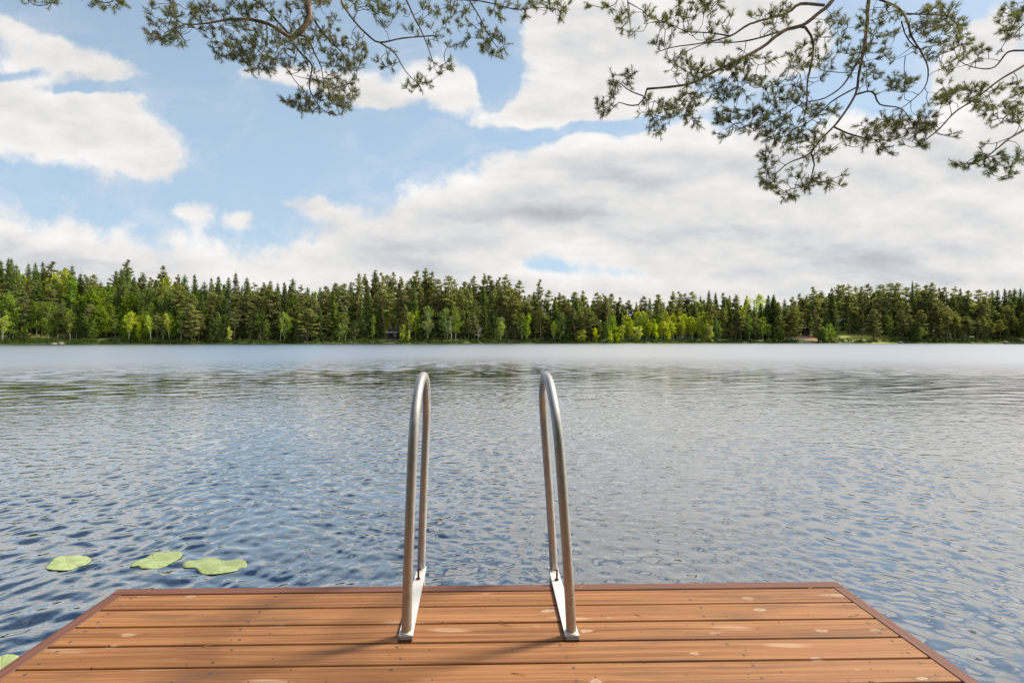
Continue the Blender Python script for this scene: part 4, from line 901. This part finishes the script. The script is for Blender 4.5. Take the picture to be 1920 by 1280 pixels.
# ------------------------------------------------------------------ the two pines whose boughs hang into the view
M_TWIG = bark('pine_twig_bark', (.060, .050, .044), (.130, .105, .085))
M_LIMB = bark('pine_limb_bark', (.105, .075, .055), (.26, .165, .105))
M_NEEDLE = leaf_mat('near_pine_needles', (.115, .135, .066), (.200, .212, .105), .46, 1.6, .0)
def over_pine(name, label, trunk, limbs, regions, seed, dens):
    rg = np.random.default_rng(seed); root = empty(name, trunk[0]); tag(root, label, 'pine tree'); o0 = np.array(trunk[0])
    t = MB(); t.tube(spline(np.array([np.array(p)-o0 for p in trunk]), .5), np.linspace(.21, .12, len(spline(np.array(trunk, float), .5))), 14); t.build('trunk', M_PBARK, root)
    N = []; G = []; LP = []; tubes = {}; tuft = {}
    for pts, r0, r1, g in limbs:
        W = np.array([at(x, y, d) if not isinstance(x, tuple) else np.array(x) for x, y, d in pts])
        W = spline(W, .05); W[1:-1] += np.cumsum(rg.normal(0, .0035, (len(W)-2, 3)), 0)*.6*np.hanning(len(W)-2)[:, None]
        rr = np.linspace(r0, r1, len(W))*(1+.07*rg.normal(size=len(W)))
        tubes.setdefault(g, []).append((W, rr, 8 if r0 > .015 else 6, 1 if r0 > .012 else 0))
        N.append(W); G += [g]*len(W); LP.append(W[-1])
        if r1 < .008: tuft.setdefault(g, []).append((W[-1], W[-1]-W[-4]))
    N = np.vstack(N); G = np.array(G)
    # where foliage hangs: sampled over the regions, at the depth of the nearest limb
    D = N-CAM; npx = F*(D@RT)/(D@FW)+960+SX; npy = 640-F*(D@UP)/(D@FW)
    A = []
    for cx, cy, rx, ry, k in regions:
        n = max(1, int(math.pi*rx*ry/dens*k))
        r = np.sqrt(rg.random(n)); a = rg.uniform(0, 6.283, n)
        for x, y in zip(cx+rx*r*np.cos(a), cy+ry*r*np.sin(a)):
            j = np.argmin((npx-x)**2+(npy-y)**2); A.append(at(x, y, N[j, 1]+rg.normal(0, .16)))
    A = np.array(A); d0 = np.array([np.min(np.linalg.norm(N-a, axis=1)) for a in A])
    for a in A[np.argsort(d0)]:
        d = np.linalg.norm(N-a, axis=1); j = int(np.argmin(d+.02*rg.random(len(d)))); q = N[j]; g = G[j]; L = d[j]
        if L < .03: tuft.setdefault(g, []).append((a, a-q+rg.normal(0, .05, 3))); continue
        b = rg.normal(0, 1, 3); v = (a-q)/L; b -= v*b.dot(v); b /= np.linalg.norm(b)
        mid = (q+a)/2+b*L*rg.uniform(.08, .24)+np.array([0, 0, -.07*L])
        P = spline(np.array([q, mid, a]), .035); r0 = .0022+.0050*min(L, .6)
        tubes.setdefault(g, []).append((P, np.linspace(r0+.0008, .0024, len(P)), 4, 0))
        N = np.vstack([N, P[1:]]); G = np.concatenate([G, np.full(len(P)-1, g)])
        
        if rg.random() < .82: tuft.setdefault(g, []).append((a, P[-1]-P[-2]))
    for g in tubes:
        b = MB()
        for P, r, sd_, mi in tubes[g]: b.tube(P-o0, r, sd_, mi, caps=False)
        ts = tuft.get(g, []); C = []; Dv = []; Ln = []
        for a, v in ts:
            v = v/(np.linalg.norm(v)+1e-9)
            for s in range(rg.integers(2, 5)):
                e = v+rg.normal(0, .55, 3)+np.array([0, 0, .22]); e /= np.linalg.norm(e); l = rg.uniform(.035, .085)
                if s == 0: l *= 1.15
                b.tube(np.array([a, a+e*l*.55, a+e*l])-o0, [.0026, .0024, .0030], 4, 0, caps=False)
                n = int(rg.uniform(30, 52)); f = rg.uniform(.12, 1.0, n)[:, None]; p = a+e*l*f
                w = rg.normal(size=(n, 3)); w -= e*(w@e)[:, None]; w /= np.linalg.norm(w, axis=1)[:, None]
                k = rg.uniform(.55, 1.15, n)[:, None]; dv = e*np.cos(k)+w*np.sin(k)
                C.append(p); Dv.append(dv); Ln.append(rg.uniform(.024, .042, n))
        br = b.build('branch', [M_TWIG, M_LIMB], root)
        if C:
            C = np.vstack(C)-o0; Dv = np.vstack(Dv); Ln = np.concatenate(Ln)[:, None]
            s = np.cross(Dv, rg.normal(size=Dv.shape)); s /= np.linalg.norm(s, axis=1)[:, None]; s *= .00125
            V = np.stack([C-s, C+s, C+Dv*Ln+s*.4, C+Dv*Ln-s*.4], 1).reshape(-1, 3)
            nb = MB(); nb.add(V, np.arange(len(V)).reshape(-1, 4)); nb.build('needles', M_NEEDLE, br)
    return root
LT = (-3.4, -2.6, .2); RTK = (5.0, -2.2, .2)
ltr = [LT, (-3.3, -2.6, 4), (-3.5, -2.5, 9), (-3.4, -2.4, 13)]; rtr = [RTK, (5.1, -2.2, 4), (4.9, -2.0, 9), (5.0, -2.0, 13)]
W3 = lambda x, y, z: ((x, y, z), 0, 0)
over_pine('overhanging_pine', 'pine with needled boughs hanging over the water from above the left half of the dock', ltr,
 [([W3(-3.4, -2.4, 7.6), W3(-3.0, 1.5, 7.3), (600, -90, 5.9), (578, 0, 5.5), (580, 32, 5.45), (566, 56, 5.4), (543, 74, 5.35)], .075, .030, 0),
  ([(545, 72, 5.35), (520, 55, 5.3), (491, 41, 5.25), (437, 36, 5.2), (388, 45, 5.15), (343, 45, 5.1), (321, 27, 5.1)], .020, .004, 0),
  ([(541, 63, 5.35), (500, 20, 5.3), (465, -5, 5.3), (420, -20, 5.3)], .012, .005, 0),
  ([(350, 45, 5.1), (325, 55, 5.05), (310, 62, 5.05), (285, 40, 5.0)], .006, .003, 0),
  ([W3(-2.4, 3.0, 6.7), (625, -60, 5.7), (640, 0, 5.5), (665, 40, 5.4), (690, 66, 5.35), (712, 80, 5.3), (755, 72, 5.25), (813, 67, 5.2)], .026, .006, 1),
  ([(750, -30, 5.6), (762, 0, 5.5), (778, 35, 5.45), (795, 70, 5.4), (812, 116, 5.35)], .010, .004, 1),
  ([(712, 80, 5.3), (740, 100, 5.3), (760, 134, 5.25), (786, 160, 5.2)], .008, .003, 1),
  ([(860, -40, 5.6), (880, 0, 5.5), (900, 30, 5.45), (912, 54, 5.4), (926, 80, 5.4), (939, 98, 5.35)], .010, .003, 2),
  ([(780, -40, 5.8), (830, -5, 5.6), (900, 5, 5.5), (965, 20, 5.45), (1010, 15, 5.4), (1055, 20, 5.4)], .011, .003, 2),
  ([(545, 70, 5.35), (552, 85, 5.3), (569, 105, 5.3), (585, 125, 5.25), (580, 165, 5.2), (598, 200, 5.15)], .012, .004, 0),
  ([(548, 66, 5.35), (575, 70, 5.3), (590, 100, 5.25), (602, 125, 5.2), (606, 150, 5.2)], .012, .004, 0),
  ([(590, 40, 5.4), (615, 75, 5.35), (640, 100, 5.3), (655, 130, 5.25)], .010, .004, 0),
  ([(500, 45, 5.3), (500, 80, 5.25), (490, 100, 5.2), (470, 112, 5.2)], .007, .003, 0),
  ([(230, -30, 5.6), (215, 0, 5.5), (195, 6, 5.5), (160, -8, 5.5)], .008, .003, 3), ([(40, -20, 5.6), (60, 8, 5.5), (90, 8, 5.5), (96, -10, 5.5)], .007, .003, 4)],
 [(322, 62, 44, 20, 1), (310, 22, 38, 20, .8), (445, 90, 48, 26, 1), (400, 55, 60, 18, .35), (410, 25, 60, 28, .7), (480, 112, 36, 22, 1.1), (540, 110, 45, 32, .8), (500, 45, 60, 40, .6), (590, 60, 45, 45, .6),
  (625, 140, 46, 32, .7), (655, 100, 32, 32, .8), (600, 192, 62, 20, 1.2), (555, 192, 26, 13, 1.1), (640, 182, 26, 22, 1), (700, 12, 60, 18, .8), (745, 40, 60, 35, .22), (780, 160, 26, 11, 1.1), (840, 12, 50, 16, .8),
  (825, 128, 22, 14, .9), (926, 84, 26, 26, 1.1), (960, 18, 50, 18, .9), (1040, 14, 32, 18, .9), (880, 50, 40, 25, .3), (840, 70, 40, 30, .25), (735, 110, 30, 25, .3), (200, 6, 34, 12, .9), (70, 4, 40, 8, .5), (560, 5, 60, 14, .8)], 21, 82)
over_pine('overhanging_pine', 'pine with tangled twiggy boughs hanging over the water from above the right side', rtr,
 [([W3(5.0, -2.0, 7.4), W3(4.6, 1.6, 7.1), (1640, -110, 5.6), (1560, 0, 5.3), (1530, 28, 5.25), (1500, 50, 5.2), (1474, 56, 5.2), (1452, 70, 5.15), (1430, 88, 5.1), (1386, 112, 5.0), (1342, 133, 5.0), (1299, 155, 4.95), (1266, 162, 4.9), (1213, 167, 4.9)], .065, .010, 0),
  ([(1213, 167, 4.9), (1208, 184, 4.9), (1197, 196, 4.9), (1178, 197, 4.85), (1160, 192, 4.85), (1145, 208, 4.85)], .009, .003, 0),
  ([(1206, 180, 4.9), (1185, 172, 4.85), (1165, 158, 4.85), (1150, 148, 4.85)], .006, .003, 0),
  ([(1545, 10, 5.25), (1500, 8, 5.2), (1474, 26, 5.2), (1408, 46, 5.1), (1371, 68, 5.1), (1316, 81, 5.05), (1266, 88, 5.0), (1237, 96, 5.0)], .016, .004, 0),
  ([(1371, 68, 5.1), (1330, 62, 5.1), (1290, 60, 5.05), (1262, 48, 5.0)], .008, .003, 0),
  ([(1460, 60, 5.2), (1420, 72, 5.1), (1380, 78, 5.1), (1330, 80, 5.0), (1290, 95, 5.0)], .010, .004, 0),
  ([W3(4.0, 3.2, 6.7), (1640, -60, 5.7), (1624, 0, 5.5), (1621, 40, 5.45), (1617, 75, 5.4), (1607, 140, 5.3), (1600, 180, 5.25), (1570, 228, 5.2), (1540, 260, 5.15), (1515, 290, 5.1), (1480, 305, 5.1), (1455, 325, 5.05)], .036, .005, 1),
  ([(1520, 285, 5.1), (1525, 300, 5.1), (1527, 310, 5.1), (1521, 335, 5.05), (1515, 350, 5.05)], .008, .004, 1),
  ([(1515, 350, 5.05), (1490, 352, 5.0), (1470, 358, 5.0), (1455, 350, 5.0)], .005, .003, 1), ([(1519, 340, 5.05), (1545, 340, 5.0), (1575, 330, 5.0)], .005, .003, 1),
  ([(1498, 50, 5.2), (1510, 52, 5.2), (1520, 66, 5.2), (1525, 80, 5.2), (1524, 105, 5.2), (1515, 153, 5.15), (1513, 190, 5.1), (1507, 219, 5.1)], .013, .005, 0),
  ([(1625, -10, 5.6), (1651, 0, 5.6), (1686, 15, 5.55), (1703, 39, 5.5), (1710, 66, 5.5), (1730, 98, 5.45), (1741, 131, 5.4), (1734, 164, 5.4), (1708, 190, 5.4), (1690, 203, 5.4)], .013, .004, 1),
  ([(1700, 26, 5.5), (1740, 28, 5.5), (1780, 33, 5.5), (1801, 60, 5.5), (1795, 88, 5.5), (1760, 104, 5.5)], .009, .004, 1),
  ([(1690, 40, 5.55), (1700, 70, 5.5), (1722, 92, 5.5), (1740, 90, 5.5), (1790, 75, 5.45)], .008, .003, 1),
  ([(1603, 178, 5.25), (1635, 172, 5.25), (1650, 198, 5.2), (1690, 204, 5.2), (1710, 230, 5.2)], .010, .003, 1),
  ([(1563, 238, 5.2), (1600, 254, 5.2), (1650, 262, 5.2), (1690, 258, 5.2), (1712, 240, 5.2)], .009, .003, 1),
  ([(1612, 110, 5.35), (1580, 160, 5.3), (1545, 185, 5.25), (1500, 195, 5.2), (1450, 230, 5.15), (1425, 240, 5.1)], .010, .003, 1),
  ([(1604, 165, 5.3), (1560, 190, 5.3), (1520, 225, 5.2), (1480, 245, 5.1), (1440, 258, 5.1)], .009, .003, 1),
  ([W3(4.9, 2.0, 6.9), (2060, 20, 5.6), (1980, 80, 5.4), (1920, 122, 5.3), (1872, 151, 5.25), (1828, 186, 5.2), (1791, 210, 5.15), (1762, 241, 5.1), (1736, 262, 5.1)], .032, .006, 2),
  ([(1920, 95, 5.3), (1890, 98, 5.3), (1865, 125, 5.25), (1830, 126, 5.2), (1800, 115, 5.2), (1790, 95, 5.2)], .010, .003, 2),
  ([(1965, -30, 5.5), (1925, 10, 5.4), (1905, 45, 5.35), (1890, 70, 5.3), (1878, 90, 5.3)], .011, .003, 2),
  ([(1990, 200, 5.4), (1940, 232, 5.3), (1900, 255, 5.2), (1870, 278, 5.15), (1840, 300, 5.1), (1798, 309, 5.1)], .017, .004, 3), ([(1900, 255, 5.2), (1870, 268, 5.2), (1850, 270, 5.2)], .005, .003, 3),
  ([W3(3.2, 3.4, 6.4), (1180, -70, 5.6), (1177, -10, 5.4), (1178, 20, 5.35), (1179, 38, 5.3), (1165, 52, 5.3)], .014, .004, 4), ([(1178, 5, 5.35), (1205, 20, 5.3), (1214, 30, 5.3)], .005, .003, 4), ([(1170, -20, 5.4), (1150, 10, 5.35), (1125, 14, 5.3), (1108, 10, 5.3)], .006, .003, 4)],
 [(1126, 12, 18, 7, .9), (1165, 30, 22, 20, .7), (1208, 30, 12, 16, .9), (1178, 58, 14, 8, 1), (1268, 48, 32, 24, 1), (1240, 86, 18, 10, 1), (1270, 115, 22, 14, .9), (1310, 12, 46, 22, .8), (1345, 55, 50, 26, .4), (1300, 150, 32, 18, 1), (1285, 130, 30, 12, .7),
  (1136, 196, 16, 16, 1.2), (1152, 168, 13, 14, 1.2), (1176, 150, 18, 16, .7), (1180, 140, 10, 10, .9), (1228, 208, 30, 24, .9), (1240, 240, 26, 10, 1.1), (1268, 212, 18, 18, .9), (1296, 190, 28, 22, 1), (1300, 232, 15, 10, 1.1), (1345, 222, 22, 14, 1.1), (1365, 182, 36, 30, .9), (1403, 226, 36, 22, 1.1), (1355, 255, 12, 12, .6),
  (1420, 128, 50, 40, .35), (1385, 118, 40, 25, .5), (1350, 132, 40, 18, .6), (1450, 30, 50, 28, .5), (1478, 195, 50, 46, .65), (1510, 125, 40, 50, .4), (1540, 215, 28, 20, 1.1), (1500, 262, 45, 26, 1), (1446, 245, 24, 20, 1.1), (1560, 85, 40, 60, .4), (1625, 120, 36, 60, .4), (1690, 160, 24, 22, 1.2), (1650, 85, 40, 50, .35), (1655, 40, 40, 36, .6), (1740, 40, 44, 28, .7), (1742, 85, 40, 20, .7), (1790, 70, 30, 28, .8), (1775, 30, 40, 24, .8),
  (1830, 98, 26, 20, .9), (1782, 120, 22, 14, 1.1), (1770, 172, 28, 16, 1.2), (1760, 192, 30, 10, .9), (1842, 172, 34, 16, .9), (1830, 190, 26, 14, 1.1), (1698, 240, 26, 22, 1.2), (1738, 232, 22, 26, 1.2), (1645, 240, 40, 26, .7), (1660, 275, 20, 12, 1), (1605, 262, 36, 20, .6), (1720, 268, 26, 9, 1), (1780, 255, 12, 8, 1),
  (1445, 300, 26, 16, 1), (1440, 328, 18, 22, 1), (1508, 338, 36, 16, 1.1), (1556, 344, 24, 10, 1), (1480, 364, 30, 8, 1.1), (1500, 308, 20, 14, .5), (1545, 290, 20, 12, .8), (1460, 345, 18, 12, .8),
  (1896, 45, 24, 28, 1.1), (1908, 15, 22, 18, 1.1), (1880, 215, 38, 22, 1), (1908, 180, 20, 30, .8), (1820, 308, 26, 10, 1.1), (1868, 306, 28, 18, .9), (1888, 330, 14, 12, .9), (1908, 290, 16, 16, .9), (1850, 285, 20, 10, .6)], 22, 82)

# trees on the near bank behind the dock (seen mirrored in the metal)
for i, (x, y, k, H) in enumerate([(-7, -7, 'spruce', 17), (1.0, -6, 'spruce', 17), (7, -7, 'spruce', 15), (-3.5, -6.5, 'alder', 8), (3.8, -5.5, 'alder', 6), (-1.2, -9, 'spruce', 19), (-13, -13, 'spruce', 18), (13, -14, 'pine', 18), (-1, -13, 'spruce', 16), (-5, -15, 'pine', 20), (19, -12, 'birch', 13), (-19, -11, 'birch', 13), (6, -17, 'spruce', 19), (-10, -7, 'alder', 7), (10.5, -6, 'alder', 6)]):
    tree(k, (x, y, .8), H, k+' tree on the near bank behind the dock', 'trees on the near bank', 1.1)
for i, (px, py, a, l) in enumerate([(937, 1168, -25, .060), (958, 1260, -18, .055), (1086, 1103, 50, .045), (788, 1148, 60, .035), (1628, 1275, -35, .06), (1190, 1150, -50, .035), (1515, 1105, 35, .04), (1590, 1155, 12, .045), (378, 1213, 20, .035), (1052, 1178, 70, .03)]):
    p = on_z(px, py, DECK_Z+.0015); b = MB(); e = np.array([math.cos(R(a)), math.sin(R(a)), 0])
    for s in (-.09, .09):
        d = np.array([math.cos(R(a)+s), math.sin(R(a)+s), .012]); b.tube([(0, 0, 0), d*l*.5+[0, 0, .002], d*l], [.0009, .0008, .0004], 4)
    o = b.build('fallen_needle', bpy.data.materials.get('fallen_needles') or simple('fallen_needles', (.42, .22, .07), .6), None, p)
    tag(o, 'yellow brown fallen pine needle pair lying on the dock boards', 'pine needle', 'fallen needles on the dock')
print('TREES', NTREE)
